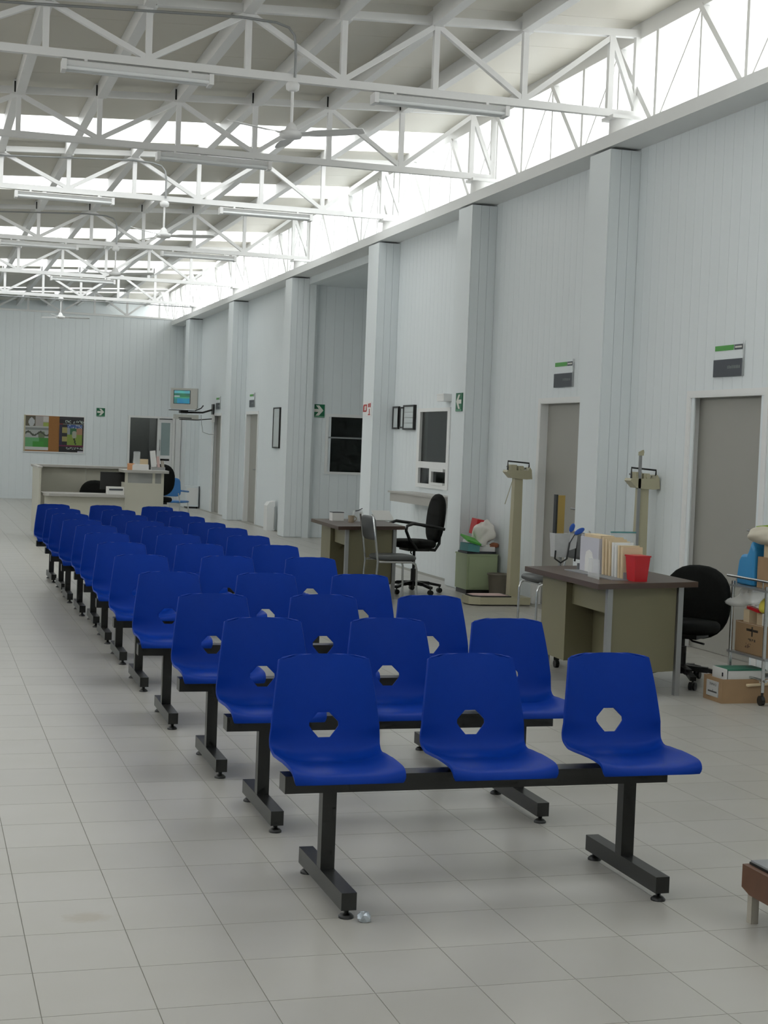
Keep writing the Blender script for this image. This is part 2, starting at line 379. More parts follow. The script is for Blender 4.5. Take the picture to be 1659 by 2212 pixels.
# room behind reception window and alcove
mb = MB(); mb.box(XW+0.12, 16.5, -0.01, 9.0, 16.6, 2.9); mb.box(XW+0.12, 19.9, -0.01, 9.0, 20.03, 2.9); mb.box(8.9, 16.6, -0.01, 9.0, 19.9, 2.9); mb.box(XW+0.12, 16.6, 2.8, 9.0, 19.9, 2.9)
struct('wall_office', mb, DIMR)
w2 = struct('window_2'); w2.location = (XW, 0, 0)
f = MB(); y0, y1, z0, z1 = 17.25, 18.48, 1.06, 2.05
f.box(-0.02, y0, z0, 0.05, y0+0.09, z1); f.box(-0.02, y1-0.10, z0, 0.05, y1, z1); f.box(-0.02, y0+0.09, z1-0.045, 0.05, y1-0.10, z1); f.box(-0.02, y0+0.09, z0, 0.05, y1-0.10, z0+0.05)
f.box(-0.02, y0+0.09, 1.305, 0.05, y1-0.10, 1.385); f.box(-0.02, 17.87, z0+0.05, 0.05, 17.945, 1.305)
f.box(-0.03, 17.40, z0+0.045, 0.0, 17.87, z0+0.075); f.box(-0.03, 17.40, 1.27, 0.0, 17.87, 1.31)
f.build('frame', TRIM, w2)
for a, b, c, d in ((y0+0.09, y1-0.10, 1.385, z1-0.045), (17.945, y1-0.10, z0+0.05, 1.305), (y0+0.09, 17.87, z0+0.05, 1.305)):
    MB().box(0.012, a, c, 0.018, b, d).build('pane', DGLASS, w2)
# alcove
mb = MB(); wall_cut(mb, 'y', 24.612, 24.75, 6.181, ALCX+0.15, -0.01, 4.36, [(6.49, 7.26, 1.10, 2.01)]); mb.box(6.181, 24.53, 0, 6.22, 24.62, 4.36)
wall_alcove = struct('wall_alcove', mb, WALLB)
boards(wall_alcove, 'y', 24.60, 6.22, ALCX, 0, ALCZ, [(6.49, 7.26, 1.10, 2.01)], 0.16, WALL)
mb = MB(); mb.box(ALCX, ALC0-0.1, 0, ALCX+0.15, 24.75, 4.36); mb.box(XW+0.12, ALC0-0.12, 0, ALCX, ALC0, 4.36); mb.box(XW+0.12, ALC0, ALCZ, ALCX, 24.6, 4.30); mb.build('side_panel', WALL, wall_alcove)
w3 = struct('window_3'); w3.location = (0, 24.60, 0)
f = MB(); f.box(6.44, -0.015, 1.06, 6.49, 0.05, 2.06); f.box(7.26, -0.015, 1.06, 7.31, 0.05, 2.06); f.box(6.49, -0.015, 2.01, 7.26, 0.05, 2.06); f.box(6.49, -0.015, 1.06, 7.26, 0.05, 1.10); f.build('frame', TRIM, w3)
MB().box(6.49, 0.0, 1.655, 7.26, 0.03, 1.68).build('rail', GREYM, w3)
for a, b in ((1.10, 1.655), (1.68, 2.01)): MB().box(6.49, 0.03, a, 7.26, 0.036, b).build('pane', DGLASS, w3)
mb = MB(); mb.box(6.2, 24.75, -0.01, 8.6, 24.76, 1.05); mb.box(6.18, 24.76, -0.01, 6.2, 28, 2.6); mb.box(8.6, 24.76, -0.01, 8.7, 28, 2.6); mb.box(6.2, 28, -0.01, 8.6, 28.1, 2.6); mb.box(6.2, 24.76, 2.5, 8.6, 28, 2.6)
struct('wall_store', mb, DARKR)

# ------------------------------------------------------------------ back wall
DB = (4.84, 5.86, -0.01, 2.02)
mb = MB(); wall_cut(mb, 'y', YBACK+0.012, YBACK+0.12, XL, XW+0.1, -0.05, 4.40, [DB])
wall_back = struct('wall_back', mb, WALLB)
boards(wall_back, 'y', YBACK, -0.7, XW, 0, 4.40, [DB], 0.16, WALL)
MB().box(XL, YBACK, 0, -0.7, YBACK+0.012, 4.40).build('plain_panel', WALL, wall_back)
MB().box(XL, YBACK-0.02, 4.40, XW, YBACK+0.13, 4.43).build('capping', TRIM, wall_back)
d5 = struct('door_5'); d5.location = (0, YBACK, 0)
f = MB(); f.box(4.79, -0.02, 0, 4.84, 0.10, 2.07); f.box(5.86, -0.02, 0, 5.92, 0.10, 2.07); f.box(4.84, -0.02, 2.02, 5.86, 0.10, 2.07); f.box(5.50, 0.0, 0, 5.54, 0.10, 2.02); f.build('frame', TRIM, d5)
lf = MB(); lf.box(5.54, 0.02, 0.01, 5.59, 0.06, 2.0); lf.box(5.81, 0.02, 0.01, 5.86, 0.06, 2.0); lf.box(5.59, 0.02, 1.92, 5.81, 0.06, 2.0); lf.box(5.59, 0.02, 1.05, 5.81, 0.06, 1.13); lf.box(5.59, 0.02, 0.01, 5.81, 0.06, 1.0); lf.build('leaf', TRIM, d5)
MB().box(5.59, 0.035, 1.13, 5.81, 0.045, 1.92).build('pane', FROST, d5)
MB().tube([(5.56,0.02,1.25),(5.56,-0.03,1.25),(5.56,-0.03,1.5),(5.56,0.02,1.5)], 0.008).build('handle', GREYM, d5)
mb = MB(); mb.box(4.70, YBACK+0.12, 0, 4.80, 41.5, 2.5); mb.box(5.95, YBACK+0.12, 0, 6.05, 41.5, 2.5); mb.box(4.70, 41.5, 0, 6.05, 41.6, 2.5); mb.box(4.70, YBACK+0.12, 2.4, 6.05, 40.3, 2.5); mb.box(4.80, 39.2, 0, 5.02, 39.26, 2.4)  # ceiling stops short: added gap lets skylight brighten the corridor
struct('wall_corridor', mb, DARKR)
# pipe casing in the corner by the back door
struct('trim_2', MB().box(5.93, YBACK-0.12, 0, 6.05, YBACK-0.005, 2.10), TRIM)

# ------------------------------------------------------------------ walls outside the frame
mb = MB(); wall_cut(mb, 'x', XL-0.12, XL, YN, YE, -0.05, 4.88, [(YN+0.5+k*4.6, YN+0.5+k*4.6+4.3, 3.35, 4.6) for k in range(6)])  # unseen high openings, added for fill and cut short before the back wall
struct('wall_left', mb, WALL)
mb = MB(); wall_cut(mb, 'y', YN-0.12, YN, XL, 6.3, -0.05, 5.45, [(1.0, 6.0, 3.6, 4.4)]); struct('wall_front', mb, WALL)  # unseen opening behind the camera, added to light surfaces facing it
struct('wall_far', MB().box(XL, YE, -0.05, 6.3, YE+0.12, 5.45), WALL)

# ------------------------------------------------------------------ clerestory over the right wall
XC = 6.10
w1 = struct('window_1')
MB().box(XC-0.02, YN, 5.275, XC+0.10, YE, roof_z(XC)-0.001).build('edge_beam', STEEL, w1)
MB().box(XC+0.02, YN, 4.36, XC+0.12, YE, 4.43).build('sill', TRIM, w1)
y = YN
while y < YE-0.1:
    MB().box(XC+0.09, y+0.004, 4.43, XC+0.096, min(y+3.1, YE)-0.004, 5.30).build('pane', SHEET, w1)
    y += 3.1
node0, pitch = 11.5, 1.55
k0 = -9
names = ['above the nearest door', 'second from the nearest', 'third from the nearest', 'fourth from the nearest', 'fifth from the nearest', 'sixth from the nearest', 'seventh from the nearest']
bays = [(6.0, 12.25), (12.25, 15.4), (15.4, 20.0), (20.0, 24.7), (24.7, 29.35), (29.35, 34.0), (34.0, 40.2)]
k = -4
nodes = [node0+pitch*i for i in range(-4, 19)]
for bi, (b0, b1) in enumerate(bays):
    t = thing('clerestory_truss', 'white bracing bars of the clerestory, bay %s' % names[bi], 'bracing', (XC, b0, 4.43), 0, 'clerestory bracing bays')
    for tn in nodes:
        if not b0 <= tn < b1: continue
        y = tn-b0
        MB().bar((0, y, 0.855), (0, y-pitch/2, 0.02), 0.055, 0.065, (1,0,0)).build('diagonal', STEEL, t)
        MB().bar((0, y, 0.855), (0, y+pitch/2, 0.02), 0.02, 0.02, (1,0,0)).build('rod', STEEL, t)
        MB().bar((0, y, 0.855), (0, y, 0.0), 0.028, 0.028, (1,0,0)).build('vertical', STEEL, t)
        MB().bar((0, y+pitch/2, 0.855), (0, y+pitch/2, 0.0), 0.045, 0.045, (1,0,0)).build('vertical', STEEL, t)

# ------------------------------------------------------------------ roof trusses
TN = [0.07+0.82*k for k in range(-6, 8)]                   # node positions
def make_truss(y, label):
    t = thing('roof_truss', label, 'truss', (0, y, 4.60), 0, 'white roof trusses')
    x0, x1 = TN[0]-0.1, 6.12
    top = lambda x: roof_z(x)-0.10-4.60
    MB().bar((x0,0,0), (x1,0,0), 0.06, 0.065).build('bottom_chord', STEEL, t)
    MB().bar((x0,0,top(x0)), (x1,0,top(x1)), 0.06, 0.065).build('top_chord', STEEL, t)
    for i, x in enumerate(TN):
        MB().bar((x,0,0.0), (x,0,top(x)), 0.05, 0.055, (0,1,0)).build('vertical', STEEL, t)
        if i+1 < len(TN):
            a, b = TN[i], TN[i+1]
            p, q = ((a,0,top(a)-0.04), (b,0,0.03)) if i % 2 else ((a,0,0.03), (b,0,top(b)-0.04))
            MB().bar(p, q, 0.045, 0.05, (0,1,0)).build('diagonal', STEEL, t)
    MB().bar((TN[-1],0,top(TN[-1])-0.03), (x1-0.04,0,0.03), 0.045, 0.05, (0,1,0)).build('diagonal', STEEL, t)
    MB().bar((x1-0.045,0,-0.02), (x1-0.045,0,top(x1)-0.02), 0.07, 0.052, (0,1,0)).build('vertical', STEEL, t)
    MB().lathe([(0.10,-0.216),(0.10,-0.03)], 14, (5.93,0,0)).build('support_post', STEEL, t)
    MB().box(5.80,-0.12,-0.06,6.08,0.12,-0.03).build('bearing_plate', STEEL, t)
    return t
ordn = ['nearest', 'second nearest', 'third nearest', 'fourth', 'fifth', 'sixth']
tl = ['nearest white lattice roof truss, crossing the top of the photo', 'second white lattice roof truss, behind the largest ceiling fan',
      'third white lattice roof truss, carrying the second ceiling fan', 'fourth white lattice roof truss, carrying the third ceiling fan',
      'fifth white lattice roof truss, without a fan', 'sixth white lattice roof truss, just before the back wall']
for y, l in zip(TRUSS_Y, tl): make_truss(y, l)
make_truss(39.4, 'white lattice roof truss beyond the top of the back wall')

# ------------------------------------------------------------------ fluorescent fittings under the trusses
def lamp_proto():
    t = thing('fluorescent_lamp', '', 'lamp', (0,0,0), 0, 'fluorescent lamps under the trusses')
    MB().prism([(-0.075,-0.01),(-0.03,-0.055),(0.03,-0.055),(0.075,-0.01),(0.05,0.0),(-0.05,0.0)], -0.61, 0.61, 'x').build('housing', STEEL, t)
    for s in (-1, 1):
        MB().tube([(-0.575, s*0.045, -0.062), (0.575, s*0.045, -0.062)], 0.016, 10).build('tube', FLCUR, t)
        MB().box(s*0.575, -0.075, -0.085, s*0.612, 0.075, 0.0).build('end_cap', STEEL, t)
    for s in (-1, 1): MB().box(s*0.42-0.012, -0.03, 0.0, s*0.42+0.012, 0.03, 0.02).build('clip', STEEL, t)
    return t
lp = lamp_proto()
LAMPS = [(1.63, 0, 'fluorescent lamp under the nearest truss, left of the fan rod'), (4.23, 0, 'fluorescent lamp under the nearest truss, right of the fan rod'),
         (2.92, 1, 'fluorescent lamp under the second truss, below the largest fan'), (1.67, 2, 'fluorescent lamp under the third truss, left of its fan'),
         (4.24, 2, 'fluorescent lamp under the third truss, right of its fan'), (1.72, 3, 'fluorescent lamp under the fourth truss, left of its fan'),
         (4.25, 3, 'fluorescent lamp under the fourth truss, right of its fan'), (2.92, 4, 'fluorescent lamp under the fifth truss, near its middle')]
for i, (x, k, l) in enumerate(LAMPS):
    o = lp if i == 0 else copy_tree(lp); o.location = (x, TRUSS_Y[k]-0.0, 4.548); o.rotation_euler = (0, 0, 0); o['label'] = l

# ------------------------------------------------------------------ ceiling fans and their conduits
def fan_proto():
    t = thing('ceiling_fan', '', 'fan', (0,0,0), 0, 'white three-blade ceiling fans')
    MB().lathe([(0.045,0.0),(0.06,-0.02),(0.055,-0.06),(0.03,-0.075)], 14).build('canopy', STEEL, t)
    MB().tube([(0,0,-0.07),(0,0,-0.36)], 0.013, 8).build('down_rod', STEEL, t)
    MB().lathe([(0.012,-0.33),(0.035,-0.35),(0.05,-0.385),(0.055,-0.40),(0.095,-0.41),(0.10,-0.435),(0.085,-0.46),(0.03,-0.47)], 20).build('motor', STEEL, t)
    for a in (85, 205, -35):
        c, s = math.cos(math.radians(a)), math.sin(math.radians(a)); P = lambda r, w, z: (r*c-w*s, r*s+w*c, z)
        b = MB(); st = [(0.08,0.02,0.0),(0.16,0.025,0.0),(0.22,0.06,0.002),(0.45,0.065,0.006),(0.60,0.055,0.012),(0.645,0.03,0.014)]
        lo = []; 
        for r, w, z in st: lo += [P(r,-w,-0.435+z+0.012), P(r,w,-0.435+z-0.012)]
        up = [(x,y,z+0.006) for x,y,z in lo]; n = len(lo); fs = []
        for i in range(0, n-2, 2): fs += [(i,i+1,i+3,i+2), (n+i,n+i+2,n+i+3,n+i+1), (i,i+2,n+i+2,n+i), (i+1,n+i+1,n+i+3,i+3)]
        fs += [(0,n,n+1,1), (n-2,n-1,2*n-1,2*n-2)]
        b.add(lo+up, fs).build('blade', STEEL, t)
    return t
fp = fan_proto()
fl = ['largest white ceiling fan, hanging from the nearest truss', 'second white ceiling fan, hanging from the third truss', 'third white ceiling fan, hanging from the fourth truss', 'farthest white ceiling fan, in front of the back wall']
for i, k in enumerate((0, 2, 3, 5)):
    o = fp if i == 0 else copy_tree(fp); o.location = (2.92, TRUSS_Y[k]-0.0, 4.568); o.rotation_euler = (0,0,math.radians((0, 20, 8, 40)[i])); o['label'] = fl[i]
for k, l in ((0, 'grey conduit bending down to the largest ceiling fan'), (2, 'grey conduit bending down to the second ceiling fan'), (3, 'grey conduit bending down to the third ceiling fan')):
    z = roof_z(2.5)-0.17
    z -= 0.02
    pts = [(-4.8, 0, roof_z(-4.8)-0.19), (2.45, 0, z), (2.75, 0, z-0.01), (2.86, 0, z-0.04), (2.91, 0, z-0.10), (2.925, 0, z-0.2), (2.925, 0, 4.60)]
    tag(MB().tube(pts, 0.011, 8).build('conduit', GREYM, None, (0, TRUSS_Y[k]-0.05, 0)), l, 'pipe', 'conduits of the ceiling fans')
tag(MB().tube([(-4.8,0,4.5),(6.0,0,4.53)], 0.012, 8).build('conduit', GREYM, None, (0, TRUSS_Y[5]-0.06, 0)), 'long straight grey conduit under the truss by the back wall', 'pipe')

# ------------------------------------------------------------------ waiting benches
def catmull(pts, t):
    n = len(pts)-1; i = min(int(t*n), n-1); f = t*n-i
    p = [pts[max(i-1, 0)], pts[i], pts[i+1], pts[min(i+2, n)]]
    return [0.5*((2*b)+(-a+c)*f+(2*a-5*b+4*c-d)*f*f+(-a+3*b-3*c+d)*f**3) for a, b, c, d in zip(*p)]
def shell_mesh():
    key = [(-0.196,0.424,0.192),(-0.190,0.440,0.195),(-0.160,0.449,0.197),(-0.09,0.446,0.198),(-0.01,0.440,0.199),(0.06,0.438,0.200),(0.11,0.437,0.199),(0.150,0.457,0.202),(0.172,0.490,0.203),
           (0.184,0.530,0.201),(0.192,0.570,0.198),(0.201,0.620,0.192),(0.213,0.680,0.184),(0.228,0.740,0.175),(0.242,0.785,0.168),(0.247,0.802,0.165)]
    ts = sorted({k/44 for k in range(45)} | {0.985, 0.993})
    rows = [catmull(key, t) for t in ts]
    z0, z1, z2, z3 = 0.512, 0.552, 0.560, 0.600             # six-sided hole: bottom, widest, top
    zs = [r[1] for r in rows]; ib = min(range(len(zs)), key=lambda i: abs(zs[i]-z0) if i > 20 else 9); it = min(range(len(zs)), key=lambda i: abs(zs[i]-z3) if i > 20 else 9)
    def hw(z):
        if z <= zs[ib] or z >= zs[it]: return 0.022
        zm = (zs[ib]+zs[it])/2+0.003
        e = (z-zs[ib])/(zm-zs[ib]) if z < zm else (zs[it]-z)/(zs[it]-zm)
        return min(0.022+0.040*e, 0.055)
    nc = 24; vs = []; N = len(rows)
    for r, (y, z, w) in enumerate(rows):
        h = hw(z); t = ts[r]
        if t > 0.955: w *= 1-0.10*((t-0.955)/0.045)**3      # rounded upper corners
        if t < 0.05: w *= 1-0.03*((0.05-t)/0.05)**2
        for c in range(nc):
            if c < nc//2: u = c/(nc//2-1); x = -w+(w-h)*u
            else: u = (c-nc//2)/(nc//2-1); x = h+(w-h)*u
            e = abs(x)/w; back = min(1, max(0, (z-0.45)/0.1)); lift = 0.030*max(0, e-0.4)**2/0.36
            yy = y-0.034*back*e**2.2; zz = z+lift*(1-back)*(min(1.0, t/0.25))-(0.016*e**3*max(0, (t-0.93)/0.07))
            if t < 0.12: yy += 0.012*e**3*(1-t/0.12)
            vs.append((x, yy, zz))
    fs = []
    for r in range(N-1):
        for c in range(nc-1):
            if c == nc//2-1 and ib <= r < it: continue
            a = r*nc+c; fs.append((a, a+1, a+nc+1, a+nc))
    me = bpy.data.meshes.new('seat_shell'); me.from_pydata(vs, [], fs); me.update()
    o = bpy.data.objects.new('tmp', me); COL.objects.link(o)
    so = o.modifiers.new('s', 'SOLIDIFY'); so.thickness = 0.010; so.offset = 0
    bv = o.modifiers.new('b', 'BEVEL'); bv.width = 0.003; bv.segments = 2; bv.limit_method = 'ANGLE'; bv.angle_limit = math.radians(60)
    dg = bpy.context.evaluated_depsgraph_get(); out = bpy.data.meshes.new_from_object(o.evaluated_get(dg))
    bpy.data.objects.remove(o); out.name = 'seat_shell'; out.polygons.foreach_set('use_smooth', [True]*len(out.polygons)); out.materials.clear(); out.materials.append(BLUE); return out
SHELL = shell_mesh()
def bench_proto():
    t = thing('waiting_bench', '', 'bench', (0,0,0), 0, 'rows of blue waiting benches')
    MB().box(-0.165, -0.045, 0.362, 1.28, 0.04, 0.422).build('beam', BLACK, t)
    for x in (0.0, 1.14):
        g = MB().box(x-0.025, -0.025, 0.088, x+0.025, 0.025, 0.362).build('leg', BLACK, t)
        MB().box(x-0.026, -0.31, 0.032, x+0.026, 0.28, 0.09).build('foot', BLACK, g)
        for y in (-0.28, 0.25): MB().lathe([(0.026,0.0),(0.026,0.006),(0.018,0.014),(0.009,0.018),(0.009,0.034)], 12, (x, y, 0)).build('glide', BLACKP, g)
    for k in range(3):
        s = link('seat', SHELL, None, t, (0.025+0.56*k, 0.0, 0.0))
        b = MB(); b.box(-0.09, -0.03, 0.422, 0.09, -0.01, 0.434); b.box(-0.09, 0.01, 0.422, 0.09, 0.03, 0.434); b.build('bracket', BLACK, s)
    return t
bp_ = bench_proto()
ROWS = [4.79, 5.91, 6.91, 8.11, 9.34, 10.46, 11.51, 12.52, 13.30, 14.32, 15.27, 16.25]
DX = [0.0, 0.018, -0.015, -0.045, -0.03, -0.015, 0.005, 0.03, -0.005, -0.015, 0.006, -0.01]
RZ = [0.0, -0.01, -0.012, -0.02, -0.01, -0.015, -0.01, -0.02, -0.01, -0.012, 0.01, 0.012]
words = ['nearest the camera', 'second from the camera', 'third from the camera', 'fourth from the camera', 'fifth from the camera', 'sixth from the camera', 'seventh from the camera',
         'eighth from the camera', 'ninth from the camera', 'tenth from the camera', 'eleventh from the camera', 'last in line, before the reception desk']
for i, (y, dx, rz) in enumerate(zip(ROWS, DX, RZ)):
    o = bp_ if i == 0 else copy_tree(bp_)
    o.location = (1.385+dx, y+0.285, 0); o.rotation_euler = (0, 0, rz)
    o['label'] = 'three-seat blue plastic bench on black steel legs, row ' + words[i]

# ------------------------------------------------------------------ swivel chairs
def swivel_chair(label, loc, rz, arms, back_w=0.44, back_h=0.52, seat_z=0.50, back_z=0.83):
    t = thing('office_chair', label, 'chair', loc, rz)      # faces local -Y
    M = Matrix.Translation((0, -0.02, seat_z)) @ Matrix.Rotation(math.pi/2, 4, 'X')
    MB().pad(0.48, 0.46, 0.085, M, 3.2).build('seat', BLACKF, t)
    MB().box(-0.14, -0.12, seat_z-0.075, 0.14, 0.12, seat_z-0.04).build('seat_plate', BLACKP, t)
    M = Matrix.Translation((0, 0.235, back_z)) @ Matrix.Rotation(-0.10, 4, 'X')
    MB().pad(back_w, back_h, 0.075, M, 2.4).build('backrest', BLACKF, t)
    MB().tube([(0,0.08,seat_z-0.06),(0,0.24,seat_z-0.07),(0,0.285,seat_z),(0,0.29,back_z-0.1)], 0.018, 8).build('back_bar', BLACKP, t)
    if arms:
        for s in (-1, 1):
            MB().tube([(s*0.245,-0.06,seat_z-0.05),(s*0.265,-0.16,seat_z+0.06),(s*0.265,-0.20,seat_z+0.15),(s*0.265,-0.19,seat_z+0.20),(s*0.265,-0.12,seat_z+0.225),(s*0.262,0.10,seat_z+0.20),(s*0.25,0.24,seat_z+0.17)], 0.017, 8).build('armrest', BLACKP, t)
    MB().tube([(0,0,0.10),(0,0,0.26)], 0.028, 12).build('column_cover', BLACKP, t)
    MB().tube([(0,0,0.26),(0,0,seat_z-0.06)], 0.016, 10).build('gas_column', BLACKP, t)
    MB().tube([(0.03,-0.03,seat_z-0.06),(0.10,-0.08,seat_z-0.09),(0.19,-0.10,seat_z-0.10)], 0.007, 6).build('lever', BLACKP, t)
    b = MB(); b.lathe([(0.05,0.075),(0.05,0.125),(0.03,0.135)], 12)
    for k in range(5):
        a = 2*math.pi*k/5+0.3; c, s = math.cos(a), math.sin(a)
        b.bar((0.03*c,0.03*s,0.112), (0.18*c,0.18*s,0.104), 0.05, 0.036); b.bar((0.17*c,0.17*s,0.105), (0.315*c,0.315*s,0.078), 0.042, 0.028)
    base = b.build('star_base', BLACKP, t)
    for k in range(5):
        a = 2*math.pi*k/5+0.3; c, s = 0.305*math.cos(a), 0.305*math.sin(a)
        w = MB(); w.tube([(c,s,0.055),(c,s,0.085)], 0.008, 6); w.tube([(c-0.022,s,0.028),(c-0.006,s,0.028)], 0.028, 12); w.tube([(c+0.006,s,0.028),(c+0.022,s,0.028)], 0.028, 12); w.build('caster', BLACKP, base)
    return t
swivel_chair('black swivel chair with armrests behind the middle desk', (5.10, 15.55, 0), -math.pi/2+0.05, True, 0.42, 0.54, 0.53, 0.80)
swivel_chair('black armless swivel chair behind the desk with folders', (5.07, 9.44, 0), -0.85, False, 0.50, 0.52, 0.40, 0.55)
swivel_chair('black swivel chair tucked inside the reception desk', (2.6, 23.5, 0), 0.0, False, 0.48, 0.50, 0.45, 0.62)
swivel_chair('tall black swivel chair at the end of the reception desk', (3.70, 24.75, 0), math.pi+0.1, False, 0.46, 0.52, 0.56, 0.88)

# ------------------------------------------------------------------ visitor chairs
def visitor_chair(label, loc, rz):
    t = thing('visitor_chair', label, 'chair', loc, rz)     # faces local -Y
    M = Matrix.Translation((0, -0.02, 0.465)) @ Matrix.Rotation(math.pi/2, 4, 'X')
    MB().pad(0.42, 0.42, 0.055, M, 4).build('seat', GREYP, t)
    M = Matrix.Translation((0, 0.235, 0.755)) @ Matrix.Rotation(-0.12, 4, 'X')
    MB().pad(0.40, 0.24, 0.035, M, 5).build('backrest', GREYP, t)
    MB().tube([(-0.19,-0.18,0.43),(0.19,-0.18,0.43)], 0.011).build('stretcher', CHROME, t)
    for s in (-1, 1):
        x = s*0.205
        MB().tube([(x,-0.21,0.0),(x,-0.205,0.36),(x,-0.19,0.41),(x,-0.15,0.43),(x,0.19,0.43)], 0.011).build('leg', CHROME, t)
        MB().tube([(x,0.23,0.0),(x,0.20,0.43),(x,0.225,0.62),(x,0.262,0.87),(x*0.86,0.268,0.885)], 0.011).build('leg', CHROME, t)
    return t
visitor_chair('grey padded visitor chair with chrome frame in front of the middle desk', (4.49, 14.43, 0), math.pi/2+0.03)
visitor_chair('grey padded visitor chair behind the desk with folders', (5.29, 12.29, 0), -math.pi/2)

# ------------------------------------------------------------------ office desks
def desk(label, A, B, C, D):
    """A near-left, B near-right, C far-right, D far-left corners of the top"""
    t = thing('desk', label, 'desk', (A[0], A[1], 0)); q = [Vector((p[0]-A[0], p[1]-A[1], 0)) for p in (A, B, C, D)]
    def at(u, v, z): p = q[0]*(1-u)*(1-v)+q[1]*u*(1-v)+q[2]*u*v+q[3]*(1-u)*v; return (p.x, p.y, z)
    def slab(name, m, u0, u1, v0, v1, z0, z1, par=t):
        return MB().hexa([at(u0,v0,z0),at(u1,v0,z0),at(u1,v1,z0),at(u0,v1,z0)], [at(u0,v0,z1),at(u1,v0,z1),at(u1,v1,z1),at(u0,v1,z1)]).build(name, m, par)
    slab('top', DESKT, 0, 1, 0, 1, 0.715, 0.75)
    slab('end_panel', DESKP, 0.17, 0.83, 0.055, 0.075, 0.16, 0.715)
    slab('end_panel', DESKP, 0.17, 0.83, 0.905, 0.925, 0.16, 0.715)
    ped = slab('pedestal', DESKP, 0.12, 0.80, 0.56, 0.90, 0.16, 0.713)
    slab('modesty_panel', DESKP, 0.18, 0.21, 0.08, 0.56, 0.545, 0.713)
    slab('back_panel', DESKP, 0.40, 0.43, 0.08, 0.56, 0.17, 0.713)
    for u, v in ((0.15, 0.05), (0.86, 0.05), (0.22, 0.945), (0.86, 0.945)):
        p = at(u, v, 0)
        MB().box(p[0]-0.018, p[1]-0.018, 0.0, p[0]+0.018, p[1]+0.018, 0.715).build('leg', GREYM, t)
    return t
desk('beige office desk with brown top holding folders and red cup', (4.07, 8.70), (4.89, 8.93), (4.95, 10.22), (4.11, 10.01))
desk('beige office desk with brown top, middle of the hall by the service window', (3.98, 14.56), (4.76, 14.83), (4.87, 16.12), (4.06, 15.98))

# things on the near desk
t = thing('file_organizer', 'grey tray holding upright folders on the near desk', 'organizer', (4.38, 9.35, 0.75), 0.0)
MB().box(-0.09, -0.38, 0, 0.16, 0.38, 0.006).build('base', RUBBER, t)
for s_ in (-0.36, 0.37): MB().box(0.0, s_, 0.006, 0.15, s_+0.005, 0.05).build('divider', RUBBER, t)
def upright(name, m, x, y, w, h, th, tilt, label, cat, group=None, z=0.757):
    b = MB(); b.box(0, -th/2, 0, w, th/2, h); b.box(-0.004, -th/2+0.004, 0.004, 0.0, -th/2+0.008, h-0.004); o = b.build(name, m, None, (x, y, z)); o.rotation_euler = (tilt, 0, 0); tag(o, label, cat, group); return o
for k, (y, h, m, l) in enumerate([(9.04, 0.205, MANILA, 'manila folder nearest the red cup'), (9.085, 0.212, MANILA, 'second manila folder counted from the red cup'), (9.13, 0.21, PAPER, 'white folder between the manila ones'),
        (9.175, 0.225, PAPER, 'second white folder behind the thin white one'), (9.225, 0.23, MANILA, 'manila folder behind the white folders'), (9.275, 0.24, MANILA, 'tall manila folder fifth from the red cup'), (9.325, 0.25, MANILA, 'tallest manila folder, next to the magazine file')]):
    upright('folder', m, 4.39, y, 0.14, h, 0.034, -0.05, l, 'folder', 'folders standing on the near desk')
t = thing('magazine_file', 'white translucent magazine file on the near desk', 'file box', (4.38, 9.53, 0.757), 0.0)
ACW = mat('milky_acrylic', (0.66, 0.66, 0.72), 0.3, alpha=0.88)
fb = MB(); fb.box(0, -0.15, 0, 0.005, 0.15, 0.235); fb.box(0.135, -0.15, 0, 0.14, 0.15, 0.235); fb.box(0.005, 0.145, 0, 0.135, 0.15, 0.25); fb.box(0.005, -0.145, 0, 0.135, 0.145, 0.005); fb.box(0.005, -0.15, 0.0, 0.135, -0.145, 0.235); fb.build('body', ACW, t)
MB().prism([(-0.06,0.0),(0.06,0.0),(0.06,0.10),(0.045,0.135),(0.0,0.15),(-0.045,0.135),(-0.06,0.10)], -0.003, 0.0, 'x').build('thumb_arch', PAPER, t)
MB().box(0.02, -0.13, 0.005, 0.12, 0.13, 0.255).build('papers', MANILA, t)
t = thing('letter_tray', 'clear tray with green edge standing behind the folders', 'tray', (4.58, 9.62, 0.75), 0.1)
MB().box(0, 0, 0, 0.20, 0.006, 0.27).build('sheet', ACRY, t); MB().box(0, -0.002, 0.27, 0.20, 0.010, 0.28).build('rim', TEAL, t)
t = thing('acrylic_stand', 'small clear acrylic panel at the front of the near desk', 'stand', (4.22, 9.02, 0.75), -0.1)
MB().box(0, 0, 0, 0.004, 0.22, 0.125).build('sheet', ACRY, t)
cup = MB(); a, b = 0.046, 0.058
cup.hexa([(-a,-a,0),(a,-a,0),(a,a,0),(-a,a,0)], [(-b,-b,0.165),(b,-b,0.165),(b,b,0.165),(-b,b,0.165)])
t = thing('cup', 'red square plastic cup on the near desk', 'cup', (4.455, 8.945, 0.75), 0.1)
cup.build('body', REDP, t); MB().box(-0.062,-0.062,0.158,0.062,0.062,0.167).build('rim', REDP, t)

